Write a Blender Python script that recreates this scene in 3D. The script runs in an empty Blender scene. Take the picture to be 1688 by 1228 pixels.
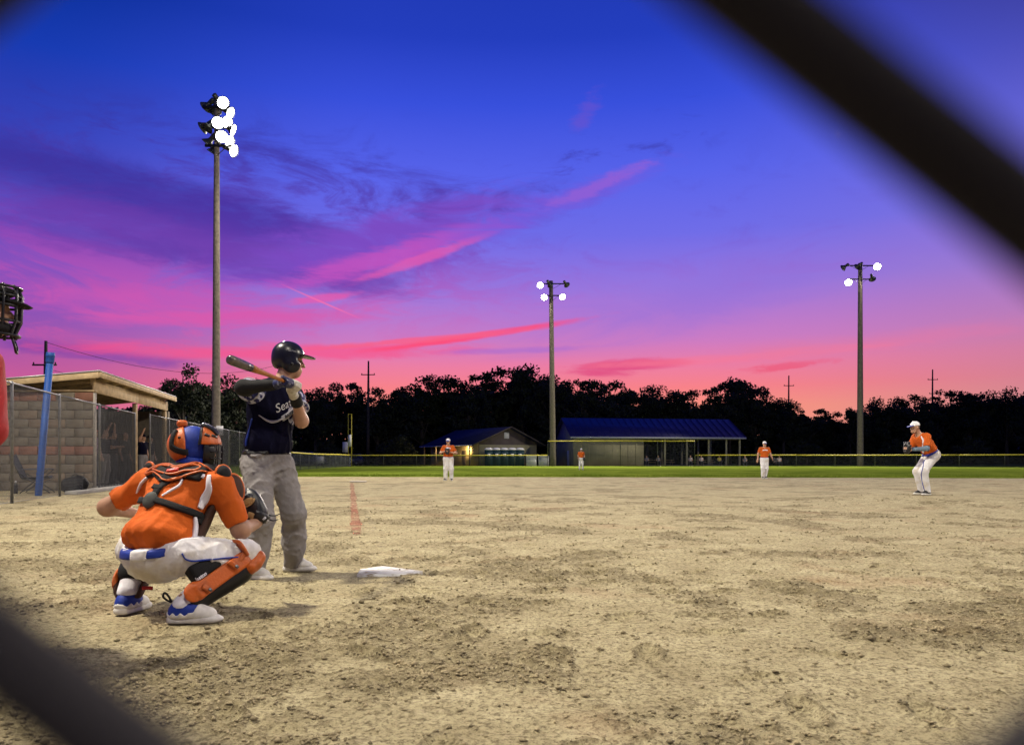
import bpy, math, random
import numpy as np
from mathutils import Vector
random.seed(7); rng = np.random.default_rng(7)
S = bpy.context.scene
C = S.collection
# ---------------------------------------------------------------- camera
HC = 0.9; FPX = 1268.0; CX = 844.0; HY = 757.0      # eye height, focal length and horizon of the photograph
cam = bpy.data.cameras.new('camera'); camo = bpy.data.objects.new('camera', cam); C.objects.link(camo)
camo.location = (0, 0, HC); camo.rotation_euler = (math.radians(90), 0, 0)
cam.sensor_width = 36.0; cam.lens = FPX / 1688 * 36.0
cam.shift_y = 143.0 / 1688
cam.clip_start = 0.005; cam.clip_end = 6000
cam.dof.use_dof = True; cam.dof.focus_distance = 7.0; cam.dof.aperture_fstop = 9.0
S.camera = camo
# ---------------------------------------------------------------- exposure
S.view_settings.view_transform = 'Standard'; S.view_settings.look = 'None'
S.view_settings.exposure = 0.0; S.view_settings.gamma = 1.0; S.view_settings.use_curve_mapping = False
S.cycles.use_denoising = True
S.cycles.max_bounces = 6; S.cycles.transparent_max_bounces = 16
S.cycles.sample_clamp_indirect = 4.0

def lin(c):
    return tuple(((v/255.0)/12.92 if v/255.0 <= 0.04045 else ((v/255.0+0.055)/1.055)**2.4) for v in c)
# ---------------------------------------------------------------- sky (dusk)
W = bpy.data.worlds.new('World'); S.world = W; W.use_nodes = True
nt = W.node_tree; nt.nodes.clear()
class X:
    def __init__(s, sock): s.s = sock
    def op(s, o, b=None, c=None):
        n = nt.nodes.new('ShaderNodeMath'); n.operation = o
        for i, v in enumerate((s, b, c)):
            if v is None: continue
            if isinstance(v, X): nt.links.new(v.s, n.inputs[i])
            else: n.inputs[i].default_value = v
        return X(n.outputs[0])
    def __add__(s, b): return s.op('ADD', b)
    def __sub__(s, b): return s.op('SUBTRACT', b)
    def __mul__(s, b): return s.op('MULTIPLY', b)
    __radd__ = __add__; __rmul__ = __mul__
def smooth(x, a, b, lo=0.0, hi=1.0):
    n = nt.nodes.new('ShaderNodeMapRange'); n.interpolation_type = 'SMOOTHSTEP'
    nt.links.new(x.s, n.inputs[0])
    for i, v in enumerate((a, b, lo, hi)): n.inputs[i+1].default_value = v
    return X(n.outputs[0])
def ramp(x, stops):
    n = nt.nodes.new('ShaderNodeValToRGB'); e = n.color_ramp.elements
    while len(e) < len(stops): e.new(0.5)
    for k, (p, c) in enumerate(stops):
        e[k].position = p; e[k].color = (*lin(c), 1)
    nt.links.new(x.s, n.inputs[0]); return n.outputs[0]
def mixc(f, a, b):
    n = nt.nodes.new('ShaderNodeMix'); n.data_type = 'RGBA'
    if isinstance(f, X): nt.links.new(f.s, n.inputs[0])
    else: n.inputs[0].default_value = f
    for i, v in ((6, a), (7, b)):
        if isinstance(v, tuple): n.inputs[i].default_value = (*lin(v), 1)
        else: nt.links.new(v, n.inputs[i])
    return n.outputs[2]
tc = nt.nodes.new('ShaderNodeTexCoord'); sp = nt.nodes.new('ShaderNodeSeparateXYZ')
nt.links.new(tc.outputs['Generated'], sp.inputs[0])
dx, dy, dz = (X(sp.outputs[i]) for i in range(3))
AZ = dx.op('ARCTAN2', dy); EL = dz.op('ARCSINE')
def noise(sx, sy, sz, scale, detail=5.0, rough=0.55, dist=0.0):
    m = nt.nodes.new('ShaderNodeMapping'); m.inputs['Scale'].default_value = (sx, sy, sz)
    nt.links.new(tc.outputs['Generated'], m.inputs[0])
    n = nt.nodes.new('ShaderNodeTexNoise'); n.inputs['Scale'].default_value = scale
    n.inputs['Detail'].default_value = detail; n.inputs['Roughness'].default_value = rough; n.inputs['Distortion'].default_value = dist
    nt.links.new(m.outputs[0], n.inputs[0]); return X(n.outputs['Fac'])
E2 = EL * (1/1.3)
RR = ramp(E2, [(p/1.3, c) for p, c in ((0.0,(252,160,128)),(.066,(250,148,128)),(.092,(248,130,138)),(.120,(236,126,165)),(.150,(204,124,196)),
     (.215,(152,119,222)),(.28,(112,109,232)),(.35,(88,100,235)),(.43,(56,80,220)),(.50,(36,62,190)),(.75,(14,42,140)),(1.25,(14,34,112)))])
RL = ramp(E2, [(p/1.3, c) for p, c in ((0.0,(226,106,132)),(.09,(198,92,152)),(.125,(168,86,168)),(.16,(140,82,180)),
     (.215,(132,80,188)),(.28,(88,76,190)),(.35,(54,66,184)),(.43,(22,58,176)),(.50,(6,46,150)),(.75,(4,30,104)),(1.25,(8,28,100)))])
RB = ramp(E2, [(p/1.3, c) for p, c in ((0.0,(70,70,130)),(.2,(44,56,130)),(.6,(18,40,118)),(1.25,(10,30,104)))])
col = mixc(smooth(AZ, -.60, -.16), RL, RR)
# the right-hand horizon pales away from the sunset
col = mixc(smooth(AZ, .22, .75) * smooth(EL, .02, .3, .6, .25), col, (158, 126, 158))
col = mixc(smooth(AZ, .28, .75) * smooth(EL, .28, .55) * .8, col, (14, 34, 116))  # upper right corner darkened: lens vignetting put into the sky colour
aabs = AZ.op('ABSOLUTE')
col = mixc(smooth(aabs, .8, 2.0), col, RB)
n1 = noise(1, 1, 4.2, 4.2, 9.0, .66, .9)
n2 = noise(1.2, 1, 6.5, 8.0, 8.0, .66, .6)
n3 = noise(2, 2, 7, 14.0, 7.0, .64, .3)
def ae(px, py):
    a = math.atan((px-CX)/FPX); return a, math.atan((HY-py)/FPX*math.cos(a))
def cloud(px, py, rx, ry, rot, c, op, edge=.55, nz=None, amp=1.1):
    """a soft bank of cloud at a place in the sky, broken up by noise; sizes in 1/1268 rad, rot in degrees"""
    global col
    a0, e0 = ae(px, py); r = math.radians(rot)
    da = AZ + (-a0); de = EL + (-e0)
    s = (da*math.cos(r) + de*math.sin(r)) * (FPX/rx)
    t = (de*math.cos(r) - da*math.sin(r)) * (FPX/ry)
    d = (s*s + t*t).op('SQRT')
    nz = nz or n1
    v = (d * -1.0) + 1.0 + (nz + (-.5)) * (amp*2)
    m = smooth(v, 0.0, edge) * smooth(d, .5, 1.75, 1.0, 0.0) * op
    col = mixc(m, col, c)
# mottled bank of cloud over the left half, violet above and pink towards the horizon
def bank(px, py, rx, ry, rot, nz, lo, hi, op):
    global col
    a0, e0 = ae(px, py); r = math.radians(rot); da = AZ + (-a0); de = EL + (-e0)
    s_ = (da*math.cos(r) + de*math.sin(r)) * (FPX/rx); t_ = (de*math.cos(r) - da*math.sin(r)) * (FPX/ry)
    d = (s_*s_ + t_*t_).op('SQRT'); m = smooth(nz + d*-.10, lo, hi) * smooth(d, .45, 1.15, 1.0, 0.0) * op
    cc = ramp(E2, [(p/1.3, c) for p, c in ((.10,(240,92,148)),(.16,(222,90,168)),(.21,(186,82,180)),(.255,(132,68,180)),(.30,(92,56,168)),(.37,(60,48,152)),(.45,(30,44,142)))])
    col = mixc(m, col, cc)
n4 = noise(1, 1, 3.0, 6.5, 9.0, .68, 1.2); n5 = noise(1, 1, 3.6, 11.0, 8.0, .66, .8)
bank(330, 390, 640, 190, 4, n4, .37, .58, .72)
bank(420, 330, 560, 110, -6, n5, .44, .62, .6)
bank(820, 330, 520, 60, 17, n5, .46, .66, .55)
bank(1150, 400, 560, 150, 8, n4, .45, .75, .25)
cloud(150, 300, 420, 60, -5, (44, 42, 146), .45, .8)
cloud(300, 345, 400, 50, -9, (62, 48, 154), .5, .7, n2, .9)
cloud(330, 405, 380, 55, -8, (106, 62, 172), .8, .8)
cloud(430, 370, 300, 34, -6, (84, 54, 166), .45, .7, n2, .9)
cloud(180, 400, 220, 30, -4, (92, 56, 164), .4, .7, n3, .8)
cloud(620, 400, 330, 62, 14, (126, 76, 196), .85, .8, n2, .9)
cloud(640, 425, 260, 26, 17, (200, 84, 190), .75, .7, n2)
cloud(700, 425, 150, 11, 20, (226, 92, 176), .7, .6, n2, .8)
cloud(880, 350, 260, 26, 17, (118, 88, 216), .7, .9, n2)
cloud(990, 305, 130, 14, 20, (150, 96, 212), .7, .8, n3)
cloud(965, 185, 45, 22, 50, (104, 82, 205), .6, .9, n3)
cloud(240, 500, 330, 34, 3, (206, 88, 180), .6, .8, n2)
cloud(420, 520, 330, 20, 4, (222, 90, 170), .6, .8, n2)
cloud(530, 492, 90, 9, 10, (228, 90, 172), .75, .7, n3, .7)
cloud(120, 580, 260, 15, -3, (120, 70, 168), .7, .8, n2)
cloud(470, 582, 430, 17, 2, (246, 86, 142), .75, .8, n2)
cloud(800, 552, 240, 8, 8.5, (252, 78, 122), .95, .7, n2, .6)
cloud(700, 560, 300, 7, 6, (250, 96, 134), .8, .7, n3, .6)
cloud(850, 578, 160, 8, 2, (172, 112, 205), .7, .8, n2)
cloud(1040, 604, 130, 17, 3, (222, 72, 128), .85, .7, n2)
cloud(1290, 604, 85, 8, 4, (236, 88, 122), .75, .7, n3)
cloud(1220, 590, 300, 14, 2, (250, 122, 150), .6, .8, n2)
cloud(1480, 560, 330, 26, 4, (226, 122, 165), .5, 1.0, n1)
cloud(1200, 480, 420, 60, 10, (142, 112, 218), .45, 1.0, n1)
cloud(535, 500, 82, 2.2, -21, (244, 112, 176), .8, .8, n3, .35)   # old contrail
bg = nt.nodes.new('ShaderNodeBackground'); bg.inputs[1].default_value = 1.0
nt.links.new(col, bg.inputs[0])
wo = nt.nodes.new('ShaderNodeOutputWorld'); nt.links.new(bg.outputs[0], wo.inputs[0])
SKYTREE = nt

# ---------------------------------------------------------------- helpers
ORG = {}
def V3(*a): return np.array(a, float)
def unit(v): v = np.asarray(v, float); return v/ (np.linalg.norm(v)+1e-12)
def PX(px, py, Y): return V3((px-CX)/FPX*Y, Y, HC+(HY-py)/FPX*Y)      # a point of the place seen in that direction, Y metres out
def GX(px, Y): return (px-CX)/FPX*Y
def mesh_np(name, V, F):
    """V (n,3), F list of (m,k) int arrays"""
    me = bpy.data.meshes.new(name); V = np.asarray(V, np.float32)
    if not isinstance(F, (list, tuple)): F = [F]
    F = [np.asarray(f, np.int32) for f in F if len(f)]
    me.vertices.add(len(V)); me.vertices.foreach_set('co', V.ravel())
    nl = sum(f.size for f in F); npol = sum(len(f) for f in F)
    me.loops.add(nl); me.polygons.add(npol)
    me.loops.foreach_set('vertex_index', np.concatenate([f.ravel() for f in F]))
    tot = np.concatenate([np.full(len(f), f.shape[1], np.int32) for f in F])
    st = np.concatenate([[0], np.cumsum(tot)[:-1]]).astype(np.int32)
    me.polygons.foreach_set('loop_start', st); me.polygons.foreach_set('loop_total', tot)
    me.update(calc_edges=True); me.validate()
    return me
def link(o, parent=None):
    C.objects.link(o)
    if parent is not None: o.parent = parent
    return o
def smoothme(me): me.polygons.foreach_set('use_smooth', np.ones(len(me.polygons), bool))
def obj(name, VF, mat, parent=None, smooth_=False, at=None):
    """world-space geometry -> one mesh object (local to its parent's origin, or to `at`)"""
    V, F = VF; V = np.asarray(V, float)
    if parent is not None: o0 = ORG[parent.name]
    else: o0 = V3(*at) if at is not None else V3(V[:,0].mean(), V[:,1].mean(), V[:,2].min())
    me = mesh_np(name, V-o0, F)
    if smooth_: smoothme(me)
    for m in (mat if isinstance(mat, (list, tuple)) else [mat]): me.materials.append(m)
    o = bpy.data.objects.new(name, me); link(o, parent)
    if parent is None: o.location = o0
    ORG[o.name] = o0
    return o
def empty(name, loc):
    o = bpy.data.objects.new(name, None); o.empty_display_size = .2; C.objects.link(o); o.location = loc
    ORG[o.name] = V3(*loc); return o
def tag(o, label=None, cat=None, group=None, kind=None):
    for k, v in (('label', label), ('category', cat), ('group', group), ('kind', kind)):
        if v: o[k] = v
    return o
def thing(name, loc, label, cat, group=None): return tag(empty(name, loc), label, cat, group)
def rename(o, name): o.name = name
def clone(o, parent=None, loc=None):
    c = o.copy(); C.objects.link(c); c.parent = parent
    if loc is not None: c.location = loc
    ORG[c.name] = V3(*(c.location if parent is None else ORG[parent.name]))
    return c
# geometry pieces -------------------------------------------------
def cat_(*parts):
    Vs, Fs, n = [], {}, 0
    for V, F in parts:
        V = np.asarray(V, float)
        for f in (F if isinstance(F, (list, tuple)) else [F]):
            f = np.asarray(f, int)
            if len(f): Fs.setdefault(f.shape[1], []).append(f+n)
        Vs.append(V); n += len(V)
    return np.concatenate(Vs), [np.concatenate(v) for v in Fs.values()]
BOXF = np.array([(0,3,2,1),(4,5,6,7),(0,1,5,4),(1,2,6,5),(2,3,7,6),(3,0,4,7)])
def box(c, half, R=None, bevel=0.0):
    """box, axes = rows of R; bevel chamfers all edges"""
    c = np.asarray(c, float); h = np.asarray(half, float); R = np.eye(3) if R is None else np.asarray(R, float)
    if bevel <= 0:
        s = np.array([(-1,-1,-1),(1,-1,-1),(1,1,-1),(-1,1,-1),(-1,-1,1),(1,-1,1),(1,1,1),(-1,1,1)], float)
        return c+(s*h)@R, [BOXF]
    b = min(bevel, h.min()*.9); V = []; idx = {}
    for sx in (-1,1):
        for sy in (-1,1):
            for sz in (-1,1):
                for a in range(3):
                    v = np.array([sx,sy,sz])*(h-b); v[a] = (sx,sy,sz)[a]*h[a]
                    idx[(sx,sy,sz,a)] = len(V); V.append(v)
    Q = []; T = []
    for a in range(3):
        b1, b2 = [k for k in range(3) if k != a]
        for s in (-1,1):
            q = []
            for u, v in ((-1,-1),(1,-1),(1,1),(-1,1)):
                k = [0,0,0]; k[a] = s; k[b1] = u; k[b2] = v; q.append(idx[(*k, a)])
            Q.append(q if (s > 0) == (a != 1) else q[::-1])
    for a in range(3):
        b1, b2 = [k for k in range(3) if k != a]
        for u in (-1,1):
            for v in (-1,1):
                k0 = [0,0,0]; k1 = [0,0,0]; k0[b1]=k1[b1]=u; k0[b2]=k1[b2]=v; k0[a]=-1; k1[a]=1
                Q.append([idx[(*k0,b1)], idx[(*k1,b1)], idx[(*k1,b2)], idx[(*k0,b2)]])
    for sx in (-1,1):
        for sy in (-1,1):
            for sz in (-1,1): T.append([idx[(sx,sy,sz,a)] for a in range(3)])
    V = np.array(V); Q = np.array(Q); T = np.array(T)
    def orient(F):
        P = V[F]; n = np.cross(P[:,1]-P[:,0], P[:,2]-P[:,0]); fl = (n*P.mean(1)).sum(1) < 0
        F[fl] = F[fl][:, ::-1]; return F
    return c+V@R, [orient(Q), orient(T)]
def frame_of(d, hint=(0,0,1)):
    """rows: side, third, d"""
    d = unit(d); h = np.asarray(hint, float)
    if abs(d@unit(h)) > .98: h = V3(0,1,0) if abs(d[1]) < .9 else V3(1,0,0)
    s = unit(np.cross(h, d)); t = np.cross(d, s); return np.array([s, t, d])
def tubes(A, B, r, n=4, r2=None, caps=False):
    """independent straight tubes between rows of A and B"""
    A = np.atleast_2d(A).astype(float); B = np.atleast_2d(B).astype(float); m = len(A)
    d = B-A; d /= np.linalg.norm(d, axis=1)[:,None]+1e-12
    h = np.where(np.abs(d[:,2:3]) > .9, np.array([[1.,0,0]]), np.array([[0,0,1.]]))
    s = np.cross(h, d); s /= np.linalg.norm(s, axis=1)[:,None]; t = np.cross(d, s)
    r = np.broadcast_to(np.asarray(r, float), (m,)); r2 = r if r2 is None else np.broadcast_to(np.asarray(r2, float), (m,))
    an = np.arange(n)*2*math.pi/n
    ring = (np.cos(an)[None,:,None]*s[:,None,:]+np.sin(an)[None,:,None]*t[:,None,:])
    V = np.concatenate([A[:,None,:]+ring*r[:,None,None], B[:,None,:]+ring*r2[:,None,None]], 1).reshape(-1,3)
    k = np.arange(n); q = np.stack([k, (k+1)%n, (k+1)%n+n, k+n], 1)
    F = (q[None]+(np.arange(m)*2*n)[:,None,None]).reshape(-1,4)
    out = [F]
    if caps:
        c0 = np.arange(n)[::-1]; c1 = np.arange(n)+n
        out.append((np.stack([c0,c1])[None]+(np.arange(m)*2*n)[:,None,None]).reshape(-1,n)) if n != 4 else out.__setitem__(0, np.concatenate([F, (np.stack([c0,c1])[None]+(np.arange(m)*2*n)[:,None,None]).reshape(-1,n)]))
    return V, out
def sweep(P, r, n=8, closed=False, caps=True):
    """one tube along a polyline, radius r (scalar or per point)"""
    P = np.asarray(P, float); m = len(P); r = np.broadcast_to(np.asarray(r, float), (m,))
    T = np.gradient(P, axis=0) if not closed else np.roll(P,-1,0)-np.roll(P,1,0)
    T /= np.linalg.norm(T, axis=1)[:,None]+1e-12
    s = frame_of(T[0])[0]; R = []
    for i in range(m):
        s = s-T[i]*(s@T[i]); s = unit(s); R.append((s, np.cross(T[i], s)))
    an = np.arange(n)*2*math.pi/n
    V = np.concatenate([P[i]+r[i]*(np.cos(an)[:,None]*R[i][0]+np.sin(an)[:,None]*R[i][1]) for i in range(m)])
    k = np.arange(n); q = np.stack([k, (k+1)%n, (k+1)%n+n, k+n], 1)
    F = [(q[None]+(np.arange(m-1)*n)[:,None,None]).reshape(-1,4)]
    if closed:
        F[0] = np.concatenate([F[0], np.stack([k+(m-1)*n, (k+1)%n+(m-1)*n, (k+1)%n, k], 1)])
    elif caps: 
        cp = np.array([k[::-1], k+(m-1)*n])
        if n == 4: F[0] = np.concatenate([F[0], cp])
        else: F.append(cp)
    return V, F
def crom(P, n=8):
    """smooth curve through points"""
    P = np.asarray(P, float); Q = np.concatenate([[2*P[0]-P[1]], P, [2*P[-1]-P[-2]]]); out = []
    for i in range(1, len(Q)-2):
        for t in np.arange(n)/n:
            a, b, c, d = Q[i-1], Q[i], Q[i+1], Q[i+2]
            out.append(.5*((2*b)+(c-a)*t+(2*a-5*b+4*c-d)*t*t+(3*b-a-3*c+d)*t**3))
    out.append(P[-1]); return np.array(out)
def lathe(prof, n=16, R=None, c=(0,0,0), caps=True):
    """profile rows (radius, height) about the third row of R"""
    prof = np.asarray(prof, float); R = np.eye(3) if R is None else R; an = np.arange(n)*2*math.pi/n; m = len(prof)
    V = np.concatenate([np.stack([r*np.cos(an), r*np.sin(an), np.full(n, h)], 1) for r, h in prof])@R+np.asarray(c, float)
    k = np.arange(n); q = np.stack([k, (k+1)%n, (k+1)%n+n, k+n], 1)
    F = [(q[None]+(np.arange(m-1)*n)[:,None,None]).reshape(-1,4)]
    if caps: F.append(np.array([k[::-1], k+(m-1)*n]))
    return V, F
def prism(poly, z0, z1, R=None, c=(0,0,0)):
    """extrude a polygon (list of (x,y)) from z0 to z1"""
    P = np.asarray(poly, float); n = len(P); R = np.eye(3) if R is None else np.asarray(R, float)
    V = np.concatenate([np.c_[P, np.full(n, z0)], np.c_[P, np.full(n, z1)]])@R+np.asarray(c, float)
    k = np.arange(n); q = np.stack([k, (k+1)%n, (k+1)%n+n, k+n], 1)
    return V, ([q, np.array([k[::-1], k+n])] if n != 4 else [np.concatenate([q, np.array([k[::-1], k+n])])])
# value noise ------------------------------------------------------
def vnoise(x, y, seed=0.0):
    ix = np.floor(x); iy = np.floor(y); fx = x-ix; fy = y-iy
    def h(a, b):
        v = np.sin(a*127.1+b*311.7+seed*74.7)*43758.5453; return v-np.floor(v)
    ux = fx*fx*fx*(fx*(fx*6-15)+10); uy = fy*fy*fy*(fy*(fy*6-15)+10)
    return (h(ix,iy)*(1-ux)+h(ix+1,iy)*ux)*(1-uy)+(h(ix,iy+1)*(1-ux)+h(ix+1,iy+1)*ux)*uy
def fbm(x, y, o=4, seed=0.0, g=.5):
    s = 0; a = 1; t = 0
    for i in range(o): s = s+a*(vnoise(x*2**i+i*17.3, y*2**i-i*9.1, seed+i)-.5); t += a; a *= g
    return s/t*2
# materials ---------------------------------------------------------
def mat(name, c, rough=.7, var=.15, scale=8.0, bump=0.0, bscale=60.0, metal=0.0, c2=None, spec=.4, coord='Object', detail=4.0, sheen=0.0, thresh=None):
    """principled with noise-varied colour (c, c2 linear) and fine bump"""
    m = bpy.data.materials.new(name); m.use_nodes = True; t = m.node_tree; b = t.nodes['Principled BSDF']
    b.inputs['Roughness'].default_value = rough; b.inputs['Metallic'].default_value = metal
    b.inputs['Specular IOR Level'].default_value = spec
    if sheen: b.inputs['Sheen Weight'].default_value = sheen
    co = t.nodes.new('ShaderNodeTexCoord')
    n = t.nodes.new('ShaderNodeTexNoise'); n.inputs['Scale'].default_value = scale; n.inputs['Detail'].default_value = detail
    t.links.new(co.outputs[coord], n.inputs[0])
    r = t.nodes.new('ShaderNodeValToRGB'); e = r.color_ramp.elements
    c = tuple(c); c2 = tuple(c2) if c2 else tuple(min(1, v*(1+var)) for v in c); c1 = c if c2 is not None and thresh else tuple(v*(1-var) for v in c)
    if thresh: e[0].position, e[1].position = thresh
    else: e[0].position, e[1].position = .3, .7
    e[0].color = (*c1, 1); e[1].color = (*c2, 1)
    t.links.new(n.outputs['Fac'], r.inputs[0]); t.links.new(r.outputs[0], b.inputs['Base Color'])
    if bump:
        n2 = t.nodes.new('ShaderNodeTexNoise'); n2.inputs['Scale'].default_value = bscale; n2.inputs['Detail'].default_value = 5
        t.links.new(co.outputs[coord], n2.inputs[0])
        bp = t.nodes.new('ShaderNodeBump'); bp.inputs['Strength'].default_value = min(1, bump); bp.inputs['Distance'].default_value = .01
        t.links.new(n2.outputs['Fac'], bp.inputs['Height']); t.links.new(bp.outputs[0], b.inputs['Normal'])
    return m
def emit(name, c, s):
    m = bpy.data.materials.new(name); m.use_nodes = True; t = m.node_tree; t.nodes.clear()
    e = t.nodes.new('ShaderNodeEmission'); e.inputs[0].default_value = (*c, 1); e.inputs[1].default_value = s
    o = t.nodes.new('ShaderNodeOutputMaterial'); t.links.new(e.outputs[0], o.inputs[0])
    m.cycles.emission_sampling = 'NONE'; return m
M = {}
M['galv'] = mat('galvanised_steel', (.17,.175,.19), .42, .2, 20, .15, 80, .7)
M['blackm'] = mat('black_metal', (.018,.018,.02), .4, .2, 20, metal=.3)
M['wood_pole'] = mat('weathered_wood_pole', (.21,.18,.14), .85, .3, 6, .3, 40)
M['lumber'] = mat('pale_lumber', (.42,.31,.17), .75, .22, 5, .2, 50)
M['white'] = mat('white_paint', (.75,.75,.76), .5, .06, 5)
M['yellow'] = mat('yellow_cap', (.55,.47,.04), .5, .2, 3)
M['lampbody'] = mat('lamp_housing', (.10,.11,.10), .4, .3, 10, metal=.5)
M['lens'] = emit('lit_lamp_lens', (1.0,.97,.9), 45.0)
M['lensdark'] = mat('unlit_lamp_lens', (.06,.07,.07), .12, .2, 10)
# ---------------------------------------------------------------- floodlight poles: the light of the place
def lamp_head(parent, pos, d, lit, size=.36):
    """bell reflector with ballast box behind, opening towards d"""
    R = frame_of(d); c = np.asarray(pos, float)
    prof = [(.08,-.36),(.13,-.34),(.15,-.2),(.30,-.02),(.36,.06),(.375,.085),(.36,.085),(.33,.06),(.05,-.05)]
    k = size/.36; prof = [(a*k, b*k) for a, b in prof]
    lamp = obj('lamp', cat_(lathe(prof, 18, R, c, caps=True), box(c-R[2]*.5*k, (.11*k,.11*k,.17*k), R, .02)), M['lampbody'], parent, True)
    obj('lens', lathe([(.325*k,.0),(.30*k,.03*k),(.2*k,.055*k),(.02*k,.065*k)], 18, R, c+R[2]*.03*k), M['lens'] if lit else M['lensdark'], lamp, True)
    return lamp
def flood(pos, target, watts, size=.7, spread=140, color=(1.0,.90,.72)):
    l = bpy.data.lights.new('floodlight', 'SPOT'); l.energy = watts; l.shadow_soft_size = size; l.spot_size = math.radians(spread)
    l.spot_blend = .6; l.color = color
    o = bpy.data.objects.new('floodlight', l); C.objects.link(o); o.location = pos
    o.rotation_euler = Vector(np.asarray(target, float)-np.asarray(pos, float)).to_track_quat('-Z', 'Y').to_euler()
    return o
def light_pole(name, base, h, r0, r1, lamps, label, arms=(), watts=0, target=(0,10,0), wood=True, lean=(0,0), plate=False):
    b = V3(*base); t = thing(name, base, label, 'light pole', 'floodlight poles around the field')
    top = b+V3(lean[0], lean[1], h); zs = np.linspace(-.02, 1, 14)[:,None]
    P = b+(top-b)*zs; P[0] = b
    obj('pole', sweep(P, np.linspace(r0, r1, len(P)), 14), M['wood_pole'], t, True)
    for (z, xa, xb) in arms:
        a = b+V3(xa, -.12, z); c = b+V3(xb, -.12, z+.03)
        obj('crossarm', cat_(box((a+c)/2, (abs(xb-xa)/2, .06, .07), None, .01)), M['blackm'], t)
        for s in ((xa+xb)/2-(xb-xa)*.3, (xa+xb)/2+(xb-xa)*.3):
            obj('brace', tubes([b+V3(s, -.12, z-.03)], [b+V3(0, -.12, z-.62)], .022, 6), M['blackm'], t)
    cl = []
    for (off, d, lit, sz) in lamps:
        p = b+V3(*off); lamp_head(t, p, unit(d), lit, sz)
        if lit: cl.append(p+unit(d)*.25)
    if plate: obj('notice_plate', box(b+V3(.3,-.25,2.45), (.19,.01,.26), None, .004), M['white'], t)
    if watts:
        c = np.mean(cl, 0); o = flood(c+unit(np.asarray(target)-c)*.4, target, watts); o.parent = t; o.location = Vector(np.asarray(o.location)-b)
    return t
def ring_lamps(zs, d0, d1, n, rad, lit, sz=.36):
    out = []
    for z in zs:
        for k in range(n):
            a = math.radians(d0+(d1-d0)*k/max(1, n-1)); d = V3(math.sin(a), math.cos(a), -.55)
            out.append(((math.sin(a)*rad, math.cos(a)*rad, z), d, lit, sz))
    return out
Yp = 42.0
l1 = []
for (ox, oz, oy, dxx, dyy, dzz, lit) in (
    (-.62,20.25,.25,-.75,.35,-.45,False), (-.25,20.2,.55,-.35,.85,-.5,False), (.22,20.35,.2,.35,.7,-.5,False),
    (.50,20.2,-.35,.55,-.62,-.55,True), (.72,19.85,.1,.93,-.1,-.5,True),
    (-.72,19.05,.1,-.85,.2,-.4,False), (-.35,18.9,-.25,-.5,-.35,-.75,False), (.30,19.05,-.5,.3,-.75,-.6,True), (.68,19.2,-.25,.8,-.45,-.5,True), (.82,18.95,.2,.93,.1,-.45,True),
    (-.48,18.2,.1,-.7,.1,-.7,False), (.45,18.35,-.4,.5,-.7,-.6,True), (.75,18.2,-.1,.9,-.25,-.5,True), (-.22,17.75,.2,-.55,.2,-.8,False), (.92,17.75,.05,.93,-.2,-.45,True)):
    l1.append(((ox, oy, oz), (dxx, dyy, dzz), lit, .34))
light_pole('light_pole', (GX(356, Yp), Yp, 0), 20.4, .24, .13, l1, 'tall wooden light pole with a big bright lamp cluster behind the dugout',
    arms=((20.05,-.7,.8),(18.95,-.8,.9),(17.95,-.55,.95)), watts=34000, target=(6,38,0), lean=(.05,0), plate=True)
b2 = (GX(911.5, 98), 98.0, 0)
dcam = (-.12,-.86,-.5)
light_pole('light_pole', b2, 23.6, .40, .25, [((-1.62,-.3,23.0), (-.25,-.85,-.45), True, .42), ((-.38,-.35,23.05), (.5,.7,-.5), False, .42), ((1.72,-.2,23.1), (.5,.75,-.4), False, .40),
    ((-1.12,-.35,21.45), dcam, True, .42), ((1.18,-.35,21.5), (.25,-.85,-.45), True, .42)],
    'slim light pole with three lit lamps rising behind the blue roofed shelter', arms=((23.2,-1.5,1.65),(21.7,-1.0,1.05)), watts=80000, target=(-2,62,0), lean=(-.25,0))
b3 = (GX(1418, 97), 97.0, 0)
light_pole('light_pole', b3, 25.6, .40, .25, [((-2.2,-.2,25.0), (-.5,.75,-.4), False, .42), ((-.5,-.35,25.1), (-.4,.8,-.4), False, .42), ((2.0,-.3,25.1), (-.2,-.85,-.45), True, .47),
    ((-1.65,-.35,23.1), (-.3,-.85,-.45), True, .45), ((1.4,-.25,23.6), (.5,.7,-.5), False, .42)],
    'light pole with two lit lamps standing behind the outfield fence at the right', arms=((25.25,-2.1,1.8),(23.55,-1.4,1.3)), watts=80000, target=(18,58,0))
# the other poles of the same field stand beside and behind the backstop
for (bx, by, hh, w_, tg) in ((-12.5, 5.2, 21.0, 33000, (-1,7,0)), (3.6, -9.5, 21.0, 9000, (1,10,0)), (36.0, 8.0, 21.0, 30000, (8,36,0))):
    d = unit(V3(tg[0]-bx, tg[1]-by, -14)); s = unit(np.cross(d, V3(0,0,1)))
    ll = [((*(s[:2]*o), hh-.35-.9*k), d+s*o*.25, True, .34) for k in range(2) for o in (-1.0,-.35,.35,1.0)]
    ll = [((a[0]+d[0]*.35, a[1]+d[1]*.35, a[2]), q, lit, sz) for a, q, lit, sz in ll]
    light_pole('light_pole', (bx, by, 0), hh, .24, .14, ll, {-12.5:'light pole beside the backstop on the third base side, beyond the frame', 3.6:'light pole standing behind the backstop, out of the picture', 36.0:'light pole on the first base side, beyond the right frame edge'}[bx],
        arms=(), watts=w_, target=tg)

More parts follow.
